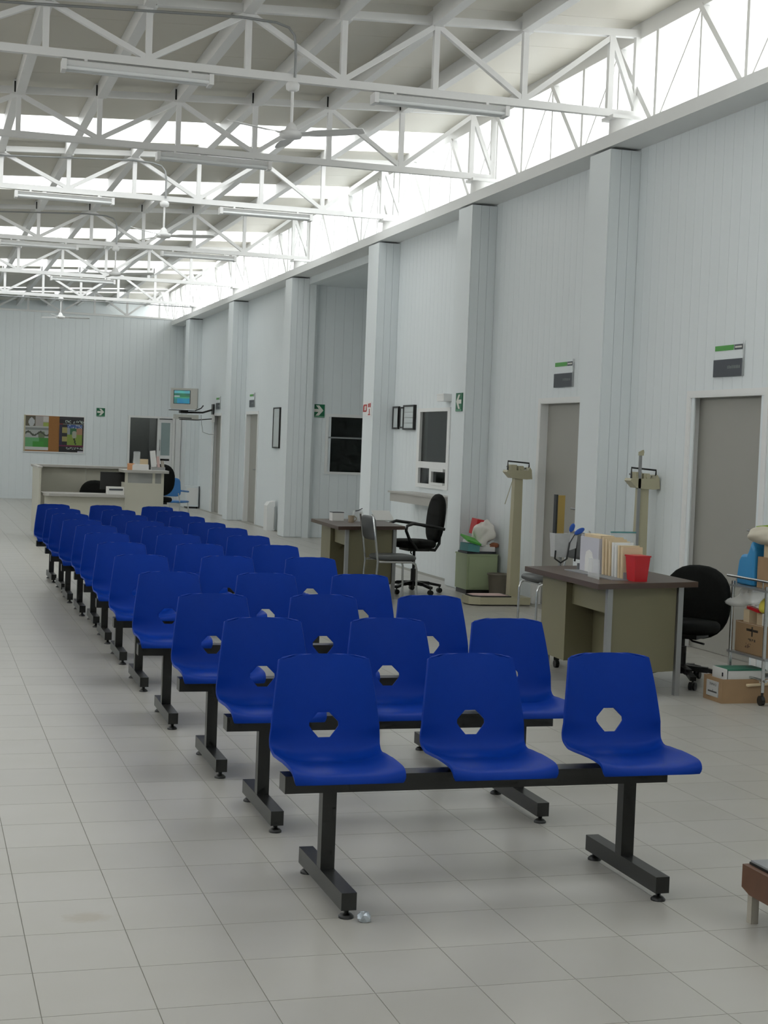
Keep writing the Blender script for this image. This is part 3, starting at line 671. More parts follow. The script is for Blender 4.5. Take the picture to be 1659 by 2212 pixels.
# things on the middle desk
t = thing('desk_calendar', 'small white desk box with dark top on the middle desk', 'box', (4.20, 15.62, 0.75), 0.1)
MB().box(0, 0, 0, 0.13, 0.09, 0.085).build('body', PAPER, t); MB().box(0, 0, 0.085, 0.13, 0.09, 0.093).build('lid', DARKPL, t)
t = thing('card_holder', 'clear wedge-shaped card holder with dark edge on the middle desk', 'holder', (4.40, 15.55, 0.75), 0.1)
MB().prism([(0,0),(0.15,0),(0.11,0.12),(0.03,0.12)], 0, 0.06, 'y').build('body', ACRY, t); MB().tube([(0.03,0,0.11),(0.07,0,0.12),(0.11,0,0.14)], 0.005, 6).build('edge', DARKPL, t); 
t = thing('pen_cup', 'small brown cup beside the card holder', 'cup', (4.345, 15.40, 0.75))
MB().lathe([(0.03,0),(0.036,0.07),(0.033,0.07),(0.028,0.01)], 12).build('body', TANC, t); MB().tube([(0.036,0,0.06),(0.055,0,0.05),(0.055,0,0.025),(0.034,0,0.015)], 0.005, 6).build('ear', TANC, t)
o = MB().box(-0.11,-0.004,0,0.11,0.004,0.16).build('paper_sheet', PAPER, None, (4.86, 15.86, 0.752)); o.rotation_euler = (-0.9, 0, 0.2); tag(o, 'white sheet of paper at the far corner of the middle desk', 'paper')

# ------------------------------------------------------------------ blood-pressure stand behind the near desk
t = thing('blood_pressure_stand', 'wheeled blood-pressure stand with gold column and grey cuff', 'medical stand', (4.555, 10.42, 0))
MB().tube([(0,0,0.09),(0,0,0.80)], 0.014, 10).build('pole', GREYM, t)
b = MB()
for k in range(5):
    a = 2*math.pi*k/5+0.55; b.bar((0,0,0.10), (0.25*math.cos(a),0.25*math.sin(a),0.07), 0.04, 0.03)
bs = b.build('star_base', BLACKP, t)
for k in range(5):
    a = 2*math.pi*k/5+0.55; c, s = 0.24*math.cos(a), 0.24*math.sin(a)
    MB().tube([(c-0.014,s,0.028),(c+0.014,s,0.028)], 0.028, 12).tube([(c,s,0.04),(c,s,0.07)], 0.008, 6).build('caster', BLACKP, bs)
MB().hexa([(-0.06,-0.04,0.79),(0.03,-0.04,0.79),(0.03,0.04,0.79),(-0.06,0.04,0.79)], [(-0.07,-0.05,0.965),(0.06,-0.05,0.965),(0.06,0.05,0.965),(-0.07,0.05,0.965)]).build('cuff_basket', CUFF, t)
MB().box(-0.045,-0.022,0.965,0.012,0.022,1.245).build('gauge_column', GOLD, t)
MB().box(-0.058,-0.024,0.965,-0.045,0.024,1.25).build('gauge_back', BLACKP, t)
MB().tube([(-0.06,-0.05,0.84),(-0.065,-0.055,0.78),(-0.02,-0.06,0.75),(0.03,-0.055,0.78),(0.05,-0.05,0.90),(0.09,-0.05,0.97),(0.11,-0.04,0.90),(0.11,-0.02,0.76)], 0.007, 8).build('hose', BLACKP, t)
MB().hexa([(0.04,-0.055,0.84),(0.10,-0.055,0.86),(0.10,-0.03,0.86),(0.04,-0.03,0.84)], [(0.05,-0.055,0.97),(0.11,-0.055,0.965),(0.11,-0.03,0.965),(0.05,-0.03,0.97)]).build('cuff_flap', CUFF, t)
rb = MB(); rb.pad(0.09, 0.04, 0.012, Matrix.Translation((0.12,-0.06,0.985)) @ Matrix.Rotation(-0.5, 4, 'Y'), 2, 14); rb.pad(0.04, 0.07, 0.012, Matrix.Translation((0.06,-0.06,1.01)) @ Matrix.Rotation(0.4, 4, 'Y'), 2, 14); rb.build('ribbon', BLUER, t)

# ------------------------------------------------------------------ physician's scales
def beam_scale(label, loc, rz, rod):
    t = thing('weighing_scale', label, 'scale', loc, rz)    # column at origin, platform reaches local -X
    MB().prism([(-0.50,-0.10),(-0.40,-0.17),(0.14,-0.17),(0.14,0.17),(-0.40,0.17),(-0.50,0.10)], 0.012, 0.085).build('platform', CREAM, t)
    MB().prism([(-0.47,-0.09),(-0.39,-0.145),(-0.06,-0.145),(-0.06,0.145),(-0.39,0.145),(-0.47,0.09)], 0.085, 0.097).build('mat', BLACKP, t)
    MB().prism([(-0.45,-0.08),(-0.38,-0.12),(-0.09,-0.12),(-0.09,0.12),(-0.38,0.12),(-0.45,0.08)], 0.097, 0.100).build('mat_cover', PINK, t)
    MB().hexa([(-0.045,-0.05,0.085),(0.06,-0.05,0.085),(0.06,0.05,0.085),(-0.045,0.05,0.085)], [(-0.03,-0.04,1.30),(0.055,-0.04,1.30),(0.055,0.04,1.30),(-0.03,0.04,1.30)]).build('column', CREAM, t)
    h = MB(); h.prism([(-0.13,1.345),(-0.07,1.285),(0.085,1.275),(0.15,1.28),(0.14,1.37),(0.12,1.40),(0.10,1.365),(-0.12,1.365)], -0.06, 0.06, 'y'); head = h.build('head', CREAM, t)
    MB().box(-0.075,-0.05,1.365,-0.02,0.05,1.42).box(0.0,-0.045,1.365,0.055,0.045,1.41).build('weight', CREAM, head)
    MB().tube([(0.04,-0.055,1.385),(0.04,0.055,1.385)], 0.022, 12).build('dial', CREAM, head)
    MB().tube([(-0.11,-0.03,1.365),(-0.11,-0.03,1.455),(0.12,-0.03,1.44),(0.12,-0.03,1.39)], 0.009, 6).build('beam', BLACKP, head)
    MB().tube([(-0.10,0.03,1.40),(0.12,0.03,1.385)], 0.008, 6).build('beam', GREYM, head)
    if rod:
        MB().box(-0.055,-0.06,0.12,-0.03,-0.045,1.59).build('height_rod', GREYM, t); MB().prism([(-0.06,1.56),(-0.02,1.56),(-0.015,1.59),(-0.02,1.61),(-0.06,1.59)], -0.066, -0.044, 'y').build('rod_tip', CREAM, t)
    else:
        MB().tube([(-0.06,-0.055,1.27),(-0.135,-0.055,1.02)], 0.004, 6).build('folded_arm', CREAM, t)
    return t
beam_scale('cream beam scale with pink mat, beside the green cabinet', (5.80, 14.45, 0), 0.0, False)
beam_scale('cream beam scale with raised height rod, behind the near desk', (5.90, 11.85, 0), 0.0, True)

# ------------------------------------------------------------------ green cabinet, bin and clutter by the second column
t = thing('cabinet', 'pale green metal cabinet against the wall column', 'cabinet', (5.66, 15.42, 0))
MB().box(0, 0, 0.05, 0.35, 0.36, 0.42).build('body', GREENCAB, t); MB().box(0.01, 0.02, 0, 0.34, 0.35, 0.05).build('plinth', BLACKP, t); MB().box(-0.008, -0.008, 0.42, 0.358, 0.362, 0.435).build('top', GREENCAB, t); MB().box(0.02,-0.012,0.07,0.33,0,0.40).build('door', GREENCAB, t)
t = thing('waste_bin', 'brown round plastic waste bin in front of the green cabinet', 'bin', (5.925, 15.16, 0))
MB().lathe([(0.088,0.0),(0.112,0.24),(0.118,0.25),(0.108,0.25),(0.084,0.015)], 20).build('body', BROWNBIN, t); MB().lathe([(0.118,0.235),(0.122,0.243),(0.118,0.252),(0.108,0.252),(0.108,0.236)], 20).build('rim', BROWNBIN, t)
def blob(name, m, loc, r, label, cat, seed, amp=0.12, scale=(1,1,1), fl=0.0):
    rnd = random.Random(seed); bm = bmesh.new(); bmesh.ops.create_icosphere(bm, subdivisions=4, radius=1.0)
    ph = [(Vector((rnd.uniform(-1,1), rnd.uniform(-1,1), rnd.uniform(-1,1)))*rnd.uniform(2.0, 8.0), rnd.uniform(0, 6.3)) for _ in range(12)]
    for v in bm.verts:
        d = 1+sum(math.sin(k.dot(v.co)+p)*amp/(1+k.length*0.22) for k, p in ph)
        v.co = Vector((v.co.x*scale[0], v.co.y*scale[1], v.co.z*scale[2]))*d*r
    zmin = -r*scale[2]*(0.75-fl)
    for v in bm.verts:
        if v.co.z < zmin: v.co.z = zmin
        v.co.z -= zmin
    for f in bm.faces: f.smooth = True
    me = bpy.data.meshes.new(name); bm.to_mesh(me); bm.free()
    return tag(link(name, me, m, None, loc), label, cat)
def slab_thing(name, m, loc, size, rot, label, cat):
    o = MB().box(-size[0]/2, -size[1]/2, 0, size[0]/2, size[1]/2, size[2]).build(name, m, None, loc); o.rotation_euler = rot; return tag(o, label, cat)
slab_thing('book', mat('dark_cover', (0.03,0.035,0.045), 0.5), (5.83, 15.58, 0.436), (0.34, 0.26, 0.022), (0,0,0.05), 'dark flat book lying on the green cabinet', 'book')
slab_thing('box', PAPER, (5.90, 15.60, 0.460), (0.22, 0.22, 0.05), (0,0,-0.1), 'white flat box stacked on the dark book', 'box')
slab_thing('box', TEAL, (5.72, 15.52, 0.460), (0.14, 0.20, 0.085), (0,0.08,0.1), 'teal box at the corner of the green cabinet', 'box')
slab_thing('folder', GREENP, (5.72, 15.50, 0.575), (0.17, 0.22, 0.02), (0.25,0.28,0.1), 'bright green folder on top of the teal box', 'folder')
slab_thing('paper_stack', PAPER, (5.84, 15.62, 0.52), (0.26, 0.22, 0.03), (0.0,0.22,0.0), 'loose slanting papers under the white bag', 'paper')
slab_thing('box', REDP, (5.86, 15.70, 0.63), (0.13, 0.12, 0.17), (0.1,0.15,0.2), 'red box behind the white plastic bag', 'box')
blob('plastic_bag', BAGW, (5.89, 15.60, 0.52), 0.118, 'crumpled white plastic bag on the green cabinet', 'bag', 3, 0.2, (0.95,0.8,1.25))
blob('cloth', mat('rust_cloth', (0.28,0.10,0.05), 0.8, noise=0.1), (6.0, 15.52, 0.50), 0.05, 'small rust-coloured cloth beside the white bag', 'cloth', 5, 0.1, (1.0,0.8,0.7))

# ------------------------------------------------------------------ trolley with boxes at the frame edge
t = thing('trolley', 'chrome tube trolley with three shelves beside the near door', 'trolley', (5.16, 8.53, 0))
for x in (0.0, 0.62):
    for y in (0.0, 0.42):
        g = MB().tube([(x,y,0.085),(x,y,0.76)], 0.0125, 10).build('leg', CHROME, t)
        MB().tube([(x,y,0.05),(x,y,0.09)], 0.008, 6).tube([(x-0.012,y+0.01,0.032),(x+0.012,y+0.01,0.032)], 0.032, 12).build('caster', BLACKP, g)
for z in (0.30, 0.735): MB().box(-0.012,-0.03,z-0.012,0.63,0.45,z).build('shelf', GREYM, t)
for z in (0.16, 0.79): MB().tube([(0,-0.04,z),(0,0.50,z)], 0.009, 8).build('rail', CHROME, t)
MB().tube([(0,-0.02,0.79),(0.62,-0.02,0.79)], 0.009, 8).build('rail', CHROME, t)
for y in (0.05, 0.38): MB().tube([(0,y,0.735),(0,y,0.79)], 0.005, 6).build('rail_post', CHROME, t)
def open_box(name, m, loc, size, rz, label, th=0.006):
    t = thing(name, label, 'box', loc, rz); w, d, h = size
    MB().box(0,0,0,w,d,th).build('bottom', m, t)
    for a in ((0,0,th,w,th,h), (0,d-th,th,w,d,h), (0,th,th,th,d-th,h), (w-th,th,th,w,d-th,h)): MB().box(*a).build('side', m, t)
    return t
bx = open_box('cardboard_box', CARD, (5.185, 8.56, 0.301), (0.50, 0.38, 0.20), 0, 'cardboard box with ink marks on the middle trolley shelf')
pr_ = random.Random(4)
def marks(u, v):
    base = (0.30,0.195,0.105)
    if abs(v-0.80) < 0.03 and 0.38 < u < 0.78: return (0.03,0.025,0.02)
    if abs(u-0.58) < 0.02 and 0.6 < v < 0.9: return (0.03,0.025,0.02)
    if abs(v-0.45) < 0.03 and 0.45 < u < 0.7 and pr_.random() < 0.6: return (0.06,0.045,0.03)
    if 0.35 < u < 0.55 and 0.15 < v < 0.35 and pr_.random() < 0.35: return (0.14,0.08,0.05)
    return base
printed('ink_marks', 0.36, 0.19, 40, 24, marks, bx, (-0.0045, 0.19, 0.10), (0,0,-math.pi/2))
for k, (dx, dy, h, m, l) in enumerate([(0.06,0.30,0.27,MANILA,'tall manila packet in the shelf box, farthest end'), (0.10,0.20,0.26,MANILA,'second manila packet in the shelf box'), (0.08,0.10,0.26,PAPER,'white paper roll standing in the shelf box')]):
    o = MB().box(-0.04,-0.035,0,0.04,0.035,h).build('packet', m, None, (5.20+dx, 8.57+dy, 0.309)); tag(o, l, 'packet')
blob('plastic_bag', BAGC, (5.30, 8.86, 0.58), 0.12, 'clear crumpled plastic bag over the shelf box', 'bag', 9, 0.22, (1.1,1.5,0.6))
blob('plastic_bag', YELLOW, (5.32, 8.64, 0.58), 0.085, 'yellow plastic bag over the shelf box', 'bag', 12, 0.2, (1.0,0.8,0.85))
slab_thing('cloth_strip', REDP, (5.235, 8.80, 0.578), (0.03, 0.14, 0.02), (0.1,0,0), 'red strip under the clear plastic bag', 'cloth')
bt = MB(); bt.prism([(-0.13,0.0),(0.10,0.0),(0.10,0.24),(0.05,0.30),(0.03,0.25),(0.0,0.205),(-0.07,0.20),(-0.10,0.16)], -0.09, 0.09, 'x')
o = bt.build('blue_bag', BAGBLUE, None, (5.30, 8.89, 0.736)); bv = o.modifiers.new('b','BEVEL'); bv.width = 0.02; bv.segments = 3; o.scale = (1,-1,1); tag(o, 'bright blue plastic bag on the top trolley shelf', 'bag')
open_box('cardboard_box', CARD, (5.22, 8.52, 0.736), (0.36, 0.24, 0.20), 0, 'tall cardboard box on the top trolley shelf')
o = MB().box(0,0,0,0.30,0.20,0.27).build('paper_bundle', MANILA, None, (5.25, 8.54, 0.745)); tag(o, 'thick manila bundle standing in the top box', 'paper')
blob('wrapped_bundle', mat('wrapped_linen', (0.50,0.46,0.37), 0.5, noise=0.1, nscale=12), (5.32, 8.68, 1.018), 0.15, 'plastic-wrapped bundle lying on the manila bundle', 'bundle', 21, 0.05, (1.3,1.05,0.5))
slab_thing('folder', mat('lime_card', (0.26,0.40,0.03), 0.6, noise=0.05), (5.38, 8.62, 1.135), (0.32, 0.34, 0.012), (-0.12,0.03,0.1), 'lime green folder on top of the trolley pile', 'folder')
# box on the floor with binder
bx = open_box('cardboard_box', CARD, (4.93, 8.63, 0.0), (0.62, 0.24, 0.155), 0.0, 'open cardboard box with a white label on the floor under the trolley')
pr2 = random.Random(8)
def lab(u, v):
    if abs(u-0.5) > 0.47 or abs(v-0.5) > 0.46: return (0.48,0.48,0.46)
    if abs(v-0.30) < 0.035 and 0.12 < u < 0.9: return (0.05,0.05,0.05)
    if abs(u-0.55) < 0.03 and 0.3 < v < 0.45: return (0.05,0.05,0.05)
    return (0.50,0.50,0.49)
printed('white_label', 0.15, 0.10, 30, 20, lab, bx, (-0.0045, 0.12, 0.08), (0,0,-math.pi/2))
cu = bpy.data.curves.new('t', 'FONT'); cu.body = 'ENMAGI'; cu.size = 0.024; cu.align_x = 'CENTER'
to = bpy.data.objects.new('tmp', cu); COL.objects.link(to); bpy.context.view_layer.update()
tm = bpy.data.meshes.new_from_object(to.evaluated_get(bpy.context.evaluated_depsgraph_get())); bpy.data.objects.remove(to)
tm.materials.clear(); lt = link('lettering', tm, BLACKP, bx, (-0.0052, 0.11, 0.10)); lt.rotation_euler = (math.pi/2, 0, -math.pi/2)
t = thing('ring_binder', 'white ring binder with green edges in the floor box', 'binder', (4.99, 8.66, 0.135), 0.0)
MB().box(0,0.02,0,0.28,0.20,0.008).box(0,0.02,0.068,0.28,0.20,0.076).build('cover', mat('binder_green', (0.02,0.16,0.10), 0.5), t); MB().box(-0.006,0.02,0.0,0.0,0.20,0.076).build('spine', PAPER, t); MB().box(0.01,0.025,0.008,0.27,0.19,0.066).build('pages', PAPER, t)
MB().box(-0.0075,0.06,0.025,-0.006,0.075,0.05).build('finger_hole', BLACKP, t)
slab_thing('envelope', PAPER, (5.36, 8.72, 0.150), (0.34, 0.18, 0.012), (0.0,-0.1,0.05), 'white envelope sticking out of the floor box', 'envelope')
slab_thing('folder', MANILA, (5.30, 8.70, 0.125), (0.40, 0.18, 0.014), (0.05,-0.05,0.0), 'manila folder lying in the floor box', 'folder')

# ------------------------------------------------------------------ step stool in the corner of the frame
t = thing('step_stool', 'low brown wooden step stool with grey rubber tread', 'stool', (2.70, 4.235, -0.0), 0.0)
MB().prism([(0.0,0.187),(0.0,0.115),(0.03,0.10),(0.09,0.085),(0.15,0.085),(0.20,0.06),(0.40,0.06),(0.40,0.187)], 0.0, 0.02, 'y').build('apron', WOODB, t)
MB().prism([(0.0,0.187),(0.0,0.115),(0.05,0.10),(0.25,0.10),(0.30,0.115),(0.30,0.187)], 0.0, 0.02, 'x').build('apron', WOODB, t)
MB().box(0.02,0.28,0.10,0.40,0.30,0.187).build('apron', WOODB, t); MB().box(0.38,0.02,0.10,0.40,0.28,0.187).build('apron', WOODB, t)
MB().box(0.0,0.0,0.187,0.40,0.30,0.193).build('top', WOODB, t)
tr = MB().box(0.025,0.03,0.201,0.40,0.29,0.207).build('tread', RUBBER, t); MB().box(0.022,0.027,0.193,0.403,0.293,0.201).build('tread_edge', BLACKP, tr)
for x in (0.012, 0.36):
    for y in (0.022, 0.25): MB().box(x,y,0.0,x+0.028,y+0.028,0.187).build('leg', BEIGE, t)

# wrapper on the floor
bm = bmesh.new(); bmesh.ops.create_icosphere(bm, subdivisions=2, radius=0.025)
rw = random.Random(2)
for v in bm.verts: v.co = Vector((v.co.x*1.1, v.co.y*0.8, v.co.z*0.9))*rw.uniform(0.65,1.1); v.co.z = max(v.co.z+0.014, 0.0)
me = bpy.data.meshes.new('wrapper'); bm.to_mesh(me); bm.free()
tag(link('wrapper', me, mat('foil_wrapper', (0.5,0.55,0.6), 0.2, metal=0.6), None, (1.43, 4.74, 0.0)), 'small crumpled foil wrapper on the floor by the front bench foot', 'litter')

# ------------------------------------------------------------------ reception desk
t = thing('reception_desk', 'beige reception desk with low and raised counters before the back wall', 'reception desk', (1.67, 22.55, 0))
MB().box(0.0,0.0,0.06,0.025,1.40,1.06).build('side_panel', RECEPT, t)
for a, b in ((0.025, 0.80), (0.805, 1.60)): MB().box(a,1.36,0.06,b,1.39,1.05).build('back_panel', RECEPT, t)
MB().box(-0.03,1.25,1.05,1.62,1.46,1.085).build('back_counter', COUNTER, t)
MB().box(-0.02,0.0,1.06,0.045,1.30,1.08).build('side_counter', COUNTER, t)
MB().box(0.08,0.02,0.06,1.23,0.05,0.66).build('front_panel', RECEPT, t)
MB().prism([(0.06,0.03),(0.14,-0.06),(1.23,-0.06),(1.23,0.55),(0.06,0.55)], 0.66, 0.70).build('worktop', COUNTER, t)
MB().box(1.23,0.0,0.06,1.80,0.03,0.88).build('front_panel', RECEPT, t); MB().box(1.77,0.03,0.06,1.80,0.90,0.88).build('end_panel', RECEPT, t); MB().box(1.23,0.03,0.06,1.26,0.90,0.88).build('end_panel', RECEPT, t)
MB().prism([(1.20,-0.06),(1.76,-0.06),(1.84,-0.03),(1.88,0.05),(1.88,0.55),(1.20,0.55)], 1.03, 1.07).build('raised_counter', COUNTER, t)
for x in (1.25, 1.65, 1.78): MB().box(x-0.02,0.005,0.88,x+0.02,0.04,1.03).build('post', RECEPT, t)
MB().box(1.26,0.012,0.88,1.77,0.018,1.03).build('acrylic_screen', mat('grey_acrylic', (0.40,0.41,0.40), 0.2, alpha=0.6), t)
MB().box(0.0,0.02,0,1.80,0.88,0.06).build('plinth', BEIGE, t)
t = thing('monitor', 'black monitor seen over the low reception counter', 'monitor', (2.78, 22.98, 0.70))
MB().box(-0.19,0,0.06,0.19,0.035,0.32).build('screen', BLACKP, t); MB().box(-0.03,0.005,0.0,0.03,0.03,0.07).build('neck', BLACKP, t); MB().box(-0.10,-0.06,0,0.10,0.10,0.012).build('foot', BLACKP, t)
t = thing('printer', 'white printer on the low reception counter', 'printer', (2.66, 22.62, 0.70))
MB().box(0,0,0,0.24,0.22,0.11).build('body', PAPER, t); MB().box(0.02,-0.006,0.06,0.22,0.0,0.085).build('paper_slot', DARKPL, t)
slab_thing('box', PAPER, (3.12, 22.62, 1.07), (0.24, 0.14, 0.085), (0,0,0), 'white carton at the corner of the raised reception counter', 'box')
slab_thing('leaflet_box', ORANGE, (2.98, 22.57, 1.07), (0.10, 0.03, 0.095), (0.1,0,0.1), 'orange leaflet box in front of the white carton', 'box')
t = thing('leaflet_stand', 'clear leaflet stand on the reception counter, by the white carton', 'leaflet stand', (3.05, 22.84, 1.07), 0.0)
MB().box(0,0,0,0.10,0.004,0.27).build('sheet', ACRY, t); MB().box(0.10,0.0,0,0.22,0.05,0.16).build('leaflets', MANILA, t); MB().box(0.0,0.05,0,0.22,0.054,0.14).build('back', ACRY, t)
t = thing('leaflet_stand', 'tall white leaflet stand at the end of the reception counter', 'leaflet stand', (3.34, 22.72, 1.07), 0.1)
o = MB().box(-0.03,0,0.05,0.05,0.02,0.29).build('leaflets', PAPER, t); o.rotation_euler = (0,-0.12,0)
o = MB().box(0.06,0,0.02,0.10,0.02,0.20).build('pink_leaflets', PINK, t); o.rotation_euler = (0,-0.12,0)
MB().box(-0.03,-0.01,0,0.17,0.07,0.05).build('base', ACRY, t); o = MB().box(0.13,0.0,0.02,0.165,0.06,0.13).build('side', BEIGE, t); o.rotation_euler = (0,-0.12,0)

# blue chair behind reception
t = thing('plastic_chair', 'light blue plastic chair with thin legs beyond the reception desk', 'chair', (4.36, 27.0, 0), 2.5)
MB().pad(0.44, 0.42, 0.04, Matrix.Translation((0,0,0.44)) @ Matrix.Rotation(math.pi/2, 4, 'X'), 4).build('seat', BLUECH, t)
MB().pad(0.44, 0.34, 0.03, Matrix.Translation((0,0.22,0.70)) @ Matrix.Rotation(-0.15, 4, 'X'), 5).build('backrest', BLUECH, t)
for s in (-1, 1):
    MB().tube([(s*0.21,-0.2,0),(s*0.18,-0.14,0.43)], 0.011).build('leg', CHROME, t); MB().tube([(s*0.21,0.24,0),(s*0.18,0.16,0.43),(s*0.18,0.22,0.6)], 0.011).build('leg', CHROME, t)
    MB().tube([(s*0.21,-0.1,0.62),(s*0.215,0.2,0.64)], 0.016).build('armrest', BLUECH, t)
t = thing('white_cabinet', 'low white cabinet with dark edge against the far right wall', 'cabinet', (5.74, 34.04, 0))
MB().box(0,0,0.04,0.29,0.34,0.50).build('body', WALL, t); MB().box(0.285,-0.012,0.02,0.30,0.0,0.50).build('edge_strip', TVD, t); MB().box(0.03,0.03,0,0.27,0.32,0.04).build('plinth', BLACKP, t); MB().box(0.02,-0.008,0.08,0.27,0.0,0.46).build('door', TRIM, t)
t = thing('floor_dispenser', 'slim white pedestal bin against the wall below the framed notice', 'bin', (5.86, 26.22, 0))
MB().box(0,0,0,0.14,0.26,0.44).build('body', TRIM, t); MB().prism([(0.0,0.44),(0.14,0.44),(0.14,0.52),(0.04,0.50)], 0.0, 0.26, 'y').build('hood', TRIM, t); MB().box(0.13,-0.004,0.03,0.138,0.0,0.42).build('edge_strip', GREYM, t)

# ------------------------------------------------------------------ television on its bracket
t = thing('television', 'silver box television on a wall bracket near the back corner', 'television', (5.37, 32.5, 2.18), -0.42)
MB().box(-0.29,0,0.03,0.29,0.10,0.45).build('bezel', TVG, t)
MB().hexa([(-0.27,0.10,0.04),(0.27,0.10,0.04),(0.18,0.45,0.10),(-0.18,0.45,0.10)], [(-0.27,0.10,0.44),(0.27,0.10,0.44),(0.18,0.45,0.36),(-0.18,0.45,0.36)]).build('rear_shell', TVD, t)
MB().box(-0.27,-0.004,0.005,0.27,0.1,0.03).build('control_strip', TVG, t)
def tvpic(u, v):
    n = math.sin(u*9+v*4)*0.5+0.5
    if v > 0.78: return (0.10,0.38+0.1*n,0.45)
    if v > 0.62: return (0.02,0.14+0.06*n,0.10)
    if v > 0.50: return (0.30,0.42,0.42) if u < 0.35 else (0.03,0.20,0.09)
    if v > 0.38: return (0.05,0.30+0.05*n,0.20)
    return (0.02,0.22+0.05*n,0.42) if u > 0.2 else (0.04,0.2,0.2)
MB().box(-0.225,-0.003,0.115,0.145,0.0,0.405).build('screen_mask', TVD, t)
printed('screen', 0.34, 0.27, 36, 28, tvpic, t, (-0.04,-0.009,0.26), (0,0,0), SCREEN)
t = thing('wall_bracket', 'black steel bracket arm carrying the television', 'bracket', (5.37, 32.5, 2.10))
MB().box(-0.26,0.0,0.055,0.26,0.36,0.065).build('tray', BLACKP, t); MB().box(-0.05,0.10,0.0,0.12,0.30,0.055).build('swivel', BLACKP, t)
MB().tube([(0.05,0.2,0.02),(0.45,0.2,0.03),(0.66,0.2,0.10)], 0.02, 8).build('arm', BLACKP, t); MB().box(0.655,0.1,0.0,0.68,0.3,0.22).build('wall_plate', BLACKP, t)
MB().tube([(0.26,0.05,0.06),(0.40,0.12,0.12),(0.45,0.15,0.18)], 0.012, 6).build('strut', BLACKP, t)
t = thing('disc_player', 'grey disc player on a shelf below the television', 'player', (5.45, 32.5, 1.955))
MB().box(-0.25,0,0.02,0.25,0.26,0.115).build('body', TVG, t); MB().box(-0.18,-0.004,0.03,0.10,0.0,0.05).build('slot', TVD, t); MB().box(-0.12,0.0,0.0,0.24,0.26,0.018).build('shelf', BLACKP, t); MB().tube([(0.24,0.13,0.01),(0.60,0.13,0.05)], 0.012, 6).build('shelf_arm', BLACKP, t)
t = thing('socket_box', 'small white socket box with hanging cable beside the television', 'socket', (XW, 31.9+0.75, 1.93))
MB().box(-0.05,-0.10,0,0,0.10,0.16).build('body', TRIM, t); MB().tube([(-0.30,-0.1,0.15),(-0.28,-0.1,-0.05),(-0.25,-0.1,-0.22),(-0.12,-0.1,-0.26),(-0.01,-0.1,-0.26)], 0.006, 6).build('cable', GREYM, t); MB().box(-0.02,-0.13,-0.30,0.0,-0.07,-0.22).build('outlet', TRIM, t)

# ------------------------------------------------------------------ notice board and signs
t = thing('notice_board', 'framed cork notice board on the back wall', 'notice board', (3.05, YBACK, 1.55))
MB().box(-0.69,-0.02,-0.42,0.69,0.0,0.42).build('cork', CORK, t)
f = MB(); f.box(-0.71,-0.03,-0.44,-0.69,0,0.44); f.box(0.69,-0.03,-0.44,0.71,0,0.44); f.box(-0.69,-0.03,0.42,0.69,0,0.44); f.box(-0.69,-0.03,-0.44,0.69,0,-0.42); f.build('frame', TRIM, t)
pa = random.Random(11)
def posterA(u, v):
    if v < 0.10: return (0.55,0.55,0.53)
    if v < 0.36: return (0.05,0.26,0.04) if (0.32 < u < 0.8 and v < 0.26) else ((0.12,0.33,0.14) if u < 0.6 else (0.05,0.22,0.04))
    if v < 0.66:
        if abs(v-0.48-0.05*math.sin(u*12)) < 0.03: return (0.06,0.07,0.05)
        if 0.55 < u < 0.85 and v < 0.55: return (0.14,0.17,0.10)
        return (0.35,0.36,0.35) if v < 0.60 else (0.20,0.22,0.21)
    if v < 0.70: return (0.40,0.41,0.39)
    if (u-0.27)**2+(v-0.82)**2 < 0.016: return (0.42,0.44,0.45)
    if u < 0.45: return (0.10,0.09,0.06)
    if u > 0.75 and v > 0.85: return (0.52,0.50,0.47)
    if u > 0.75 and v < 0.82: return (0.28,0.36,0.08)
    return (0.36,0.33,0.31)
def posterB(u, v):
    k = (int(u*34), int(v*40)); rr = random.Random(k[0]*91+k[1]*7)
    if v > 0.92: return (0.03,0.03,0.035)
    if v > 0.80: return (0.35,0.40,0.36) if (0.2 < u and rr.random() < 0.4 and 0.82 < v < 0.9) else (0.012,0.012,0.015)
    if v > 0.775: return (0.28,0.03,0.02) if u < 0.15 else (0.18,0.19,0.16)
    if v < 0.17: return (0.30,0.32,0.30) if (0.3 < u and 0.08 < v < 0.14 and rr.random() < 0.45) else ((0.5,0.48,0.55) if (u > 0.75 and v < 0.045) else (0.012,0.012,0.014))
    if v < 0.21: return (0.12,0.01,0.05)
    if u < 0.13: return (0.025,0.022,0.05)
    if u < 0.32: return (0.30,0.27,0.10) if (abs((v*4) % 1-0.5) < 0.3) else (0.02,0.02,0.02)
    if u > 0.95: return (0.02,0.02,0.02)
    if (u-0.62)**2*1.2+(v-0.50)**2 < 0.012: return (0.34,0.35,0.28)
    if abs(u-0.60-0.4*(0.42-v)) < 0.03 and 0.22 < v < 0.42: return (0.02,0.03,0.02)
    if v > 0.68: return (0.05,0.10,0.28) if rr.random() > 0.25 else (0.45,0.5,0.55)
    if v > 0.50: return (0.04,0.14,0.06) if 0.45 < u < 0.7 else ((0.36,0.20,0.12) if u > 0.72 else (0.25,0.28,0.30))
    return (0.20,0.28,0.05)
p = printed('poster', 0.54, 0.80, 30, 44, posterA, None, (2.65, YBACK-0.026, 1.56)); tag(p, 'pale poster with green lower half on the notice board', 'poster')
p = printed('poster', 0.57, 0.84, 34, 50, posterB, None, (3.455, YBACK-0.026, 1.55)); tag(p, 'dark poster with a colour picture on the notice board', 'poster')
MB().box(-0.70,-0.034,-0.43,-0.665,-0.03,0.43).build('edge_strip', CREAM, t)

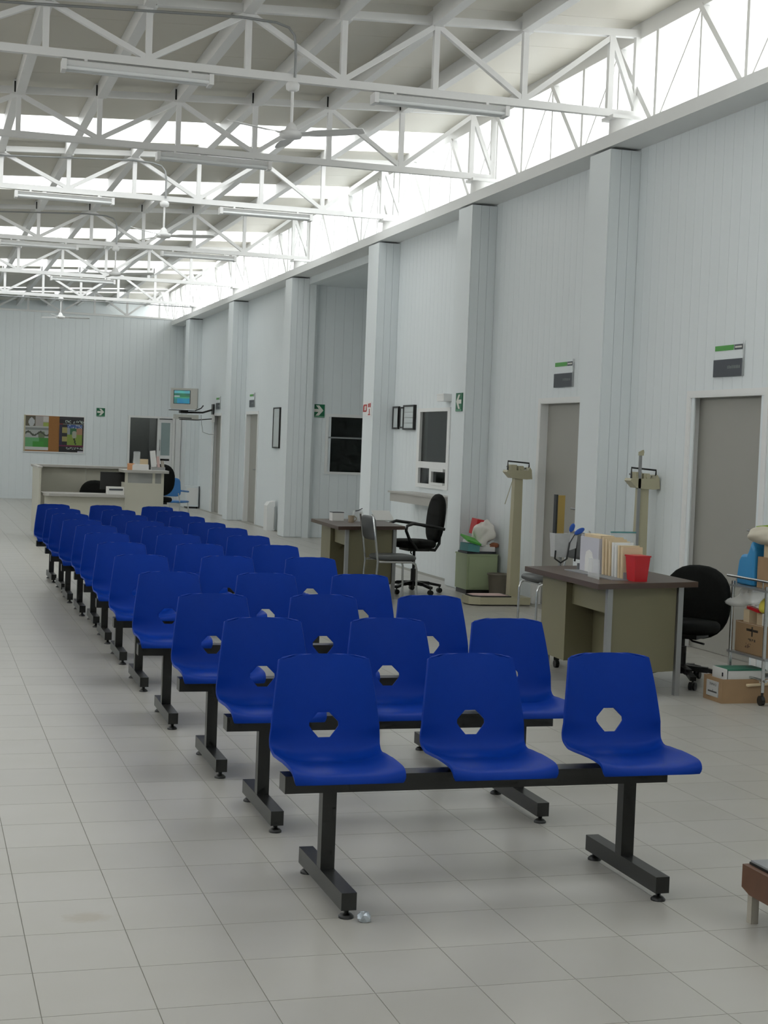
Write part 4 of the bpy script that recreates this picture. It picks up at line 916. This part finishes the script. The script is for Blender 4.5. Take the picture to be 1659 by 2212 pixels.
GREENS = mat('sign_green', (0.005, 0.13, 0.055), 0.4, noise=0.02); SIGNW = mat('sign_white', (0.70,0.70,0.64), 0.5); SIGNL = mat('sign_pale_green', (0.16,0.38,0.24), 0.5)
def arrow_sign(label, loc, rz, s, flip):
    t = thing('exit_sign', label, 'sign', loc, rz)          # plate in local XZ, facing -Y
    MB().box(-s/2,-0.012,-s/2,s/2,0,s/2).build('plate', GREENS, t)
    k = -1 if flip else 1
    pts = [(-0.42,-0.10),(0.02,-0.10),(-0.22,-0.38),(0.04,-0.38),(0.40,0.02),(0.06,0.40),(-0.20,0.40),(0.04,0.12),(-0.42,0.12)]
    pts = [(k*x*s, z*s+0.015*s) for x, z in pts]
    if k < 0: pts = pts[::-1]
    MB().prism(pts, -0.015, -0.012, 'y').build('arrow', SIGNW, t)
    MB().box(-s/2,-0.014,-s*0.47,s/2,-0.012,-s*0.40).build('band', SIGNL, t); return t
arrow_sign('green exit arrow sign pointing right, on the back wall', (4.13, YBACK, 2.11), 0, 0.20, False)
arrow_sign('green exit arrow sign pointing right, above the dark window', (6.305, 24.60, 2.10), 0, 0.215, False)
arrow_sign('green exit arrow sign pointing left, on the wall column', (XF, 16.145, 2.08), -math.pi/2, 0.205, True)
REDS = mat('sign_red', (0.38,0.015,0.015), 0.5)
t = thing('extinguisher_sign', 'white plate with red extinguisher symbols on a wall column', 'sign', (XF, 19.82, 2.05), -math.pi/2)
MB().box(-0.20,-0.008,-0.10,0.20,0,0.10).build('plate', TRIM, t); 
MB().prism([(-0.18,-0.04),(-0.03,-0.04),(-0.01,-0.02),(-0.01,0.06),(-0.15,0.06),(-0.18,0.04)], -0.011, -0.008, 'y').build('symbol', REDS, t)
MB().prism([(-0.11,-0.02),(-0.05,-0.02),(-0.03,0.03),(-0.07,0.045),(-0.11,0.03)], -0.013, -0.011, 'y').build('flame', SIGNW, t)
s_ = MB(); s_.box(0.05,-0.011,0.02,0.10,-0.008,0.07); s_.box(0.12,-0.011,0.02,0.17,-0.008,0.075); s_.box(0.10,-0.011,-0.07,0.125,-0.008,0.0); s_.box(0.06,-0.011,-0.085,0.15,-0.008,-0.07); s_.build('extinguisher_mark', REDS, t)

GREENB = mat('plate_green', (0.06,0.33,0.04), 0.4, noise=0.05)
def door_sign(label, y, z=2.325):
    t = thing('door_sign', label, 'sign', (XW, y, z), -math.pi/2)   # local x runs towards the camera
    MB().box(-0.225,-0.010,-0.115,0.225,-0.004,0.115).build('plate', WALL, t)
    MB().box(-0.215,-0.014,0.085,0.07,-0.010,0.125).build('green_band', GREENB, t); MB().box(0.085,-0.014,0.085,0.215,-0.010,0.125).build('dark_band', DARKPL, t)
    MB().box(0.10,-0.016,0.098,0.20,-0.014,0.112).build('band_mark', SIGNW, t)
    MB().box(-0.225,-0.018,-0.12,0.225,-0.010,0.015).build('slate', DARKPL, t)
    wr = MB(); xx = 0.0
    rd = random.Random(len(label))
    while xx < 0.18: w = rd.uniform(0.012, 0.03); wr.box(xx, -0.0195, -0.06, xx+w, -0.018, -0.04+rd.uniform(0, 0.008)); xx += w+0.006
    wr.build('writing', mat('plate_grey', (0.16,0.18,0.18), 0.5), t)
    MB().box(0.225,-0.020,-0.12,0.229,-0.0,0.15).build('acrylic_edge', ACRY, t); return t
door_sign('slate and green name plate above the nearest door', 10.73); door_sign('slate and green name plate above the door behind the green cabinet', 13.94)
door_sign('slate and green name plate above the door left of the framed notice', 28.69); door_sign('slate and green name plate above the door near the television', 32.15)

FRAMEB = mat('black_frame', (0.010,0.010,0.010), 0.4)
NOTICE = mat('notice_paper', (0.55,0.60,0.60), 0.25, noise=0.03)
def frame(label, y0, y1, z0, z1, dx=0.02, lines=0):
    t = thing('framed_notice', label, 'frame', (XW, (y0+y1)/2, (z0+z1)/2), -math.pi/2); w, h = (y1-y0)/2, (z1-z0)/2; b = 0.022
    f = MB(); f.box(-w,-dx-0.01,-h,-w+b,0,h); f.box(w-b,-dx-0.01,-h,w,0,h); f.box(-w+b,-dx-0.01,-h,w-b,0,-h+b); f.box(-w+b,-dx-0.01,h-b,w-b,0,h); f.build('frame', FRAMEB, t)
    MB().box(-w+b,-dx,-h+b,w-b,-0.002,h-b).build('sheet', NOTICE, t)
    for i in range(lines): MB().box(-w+b+0.02,-dx-0.002,h-b-0.07*(i+1)-0.003,w-b-0.02,-dx,h-b-0.07*(i+1)+0.003).build('text_line', GREYM, t)
    return t
frame('narrow black-framed notice nearest the column, left of the service window', 19.29, 19.54, 1.79, 2.09)
frame('black-framed notice in the middle of three, dim yellow sheet', 19.07, 19.25, 1.80, 2.08, 0.012)
frame('widest black-framed notice beside the service window', 18.60, 19.05, 1.78, 2.10, 0.03, 3)
frame('tall black-framed notice on the far right wall', 26.25, 26.76, 1.45, 2.17, 0.02, 2)
t = thing('emergency_light', 'small white emergency lamp on the wall above the service window', 'lamp', (XW, 17.20, 2.12))
MB().box(-0.12,0,0,0,0.26,0.075).build('body', TRIM, t); MB().box(-0.125,-0.005,0.075,0,0.265,0.088).build('cap', TRIM, t)
# service shelf below the window
t = thing('service_shelf', 'grey wall shelf below the service window', 'shelf', (XW, 16.75, 0.87))
MB().box(-0.32,0.0,0.0,-0.01,1.82,0.105).build('apron', COUNTER, t); MB().box(-0.34,-0.02,0.105,-0.002,1.86,0.125).build('top', COUNTER, t)
# reflections in the service window, added as objects behind the glass
slab_thing('poster', mat('red_brown_print', (0.20,0.09,0.06), 0.7, noise=0.3, nscale=12), (7.9, 19.88, 1.25), (0.45, 0.012, 0.5), (0,0,0), 'reddish poster standing in for a reflection in the service window', 'poster')
slab_thing('reflected_plate', mat('blue_grey_plate', (0.14,0.17,0.22), 0.5), (7.6, 19.88, 1.85), (0.45, 0.012, 0.16), (0,0,0), 'blue-grey plate standing in for a reflection high in the service window', 'plate')
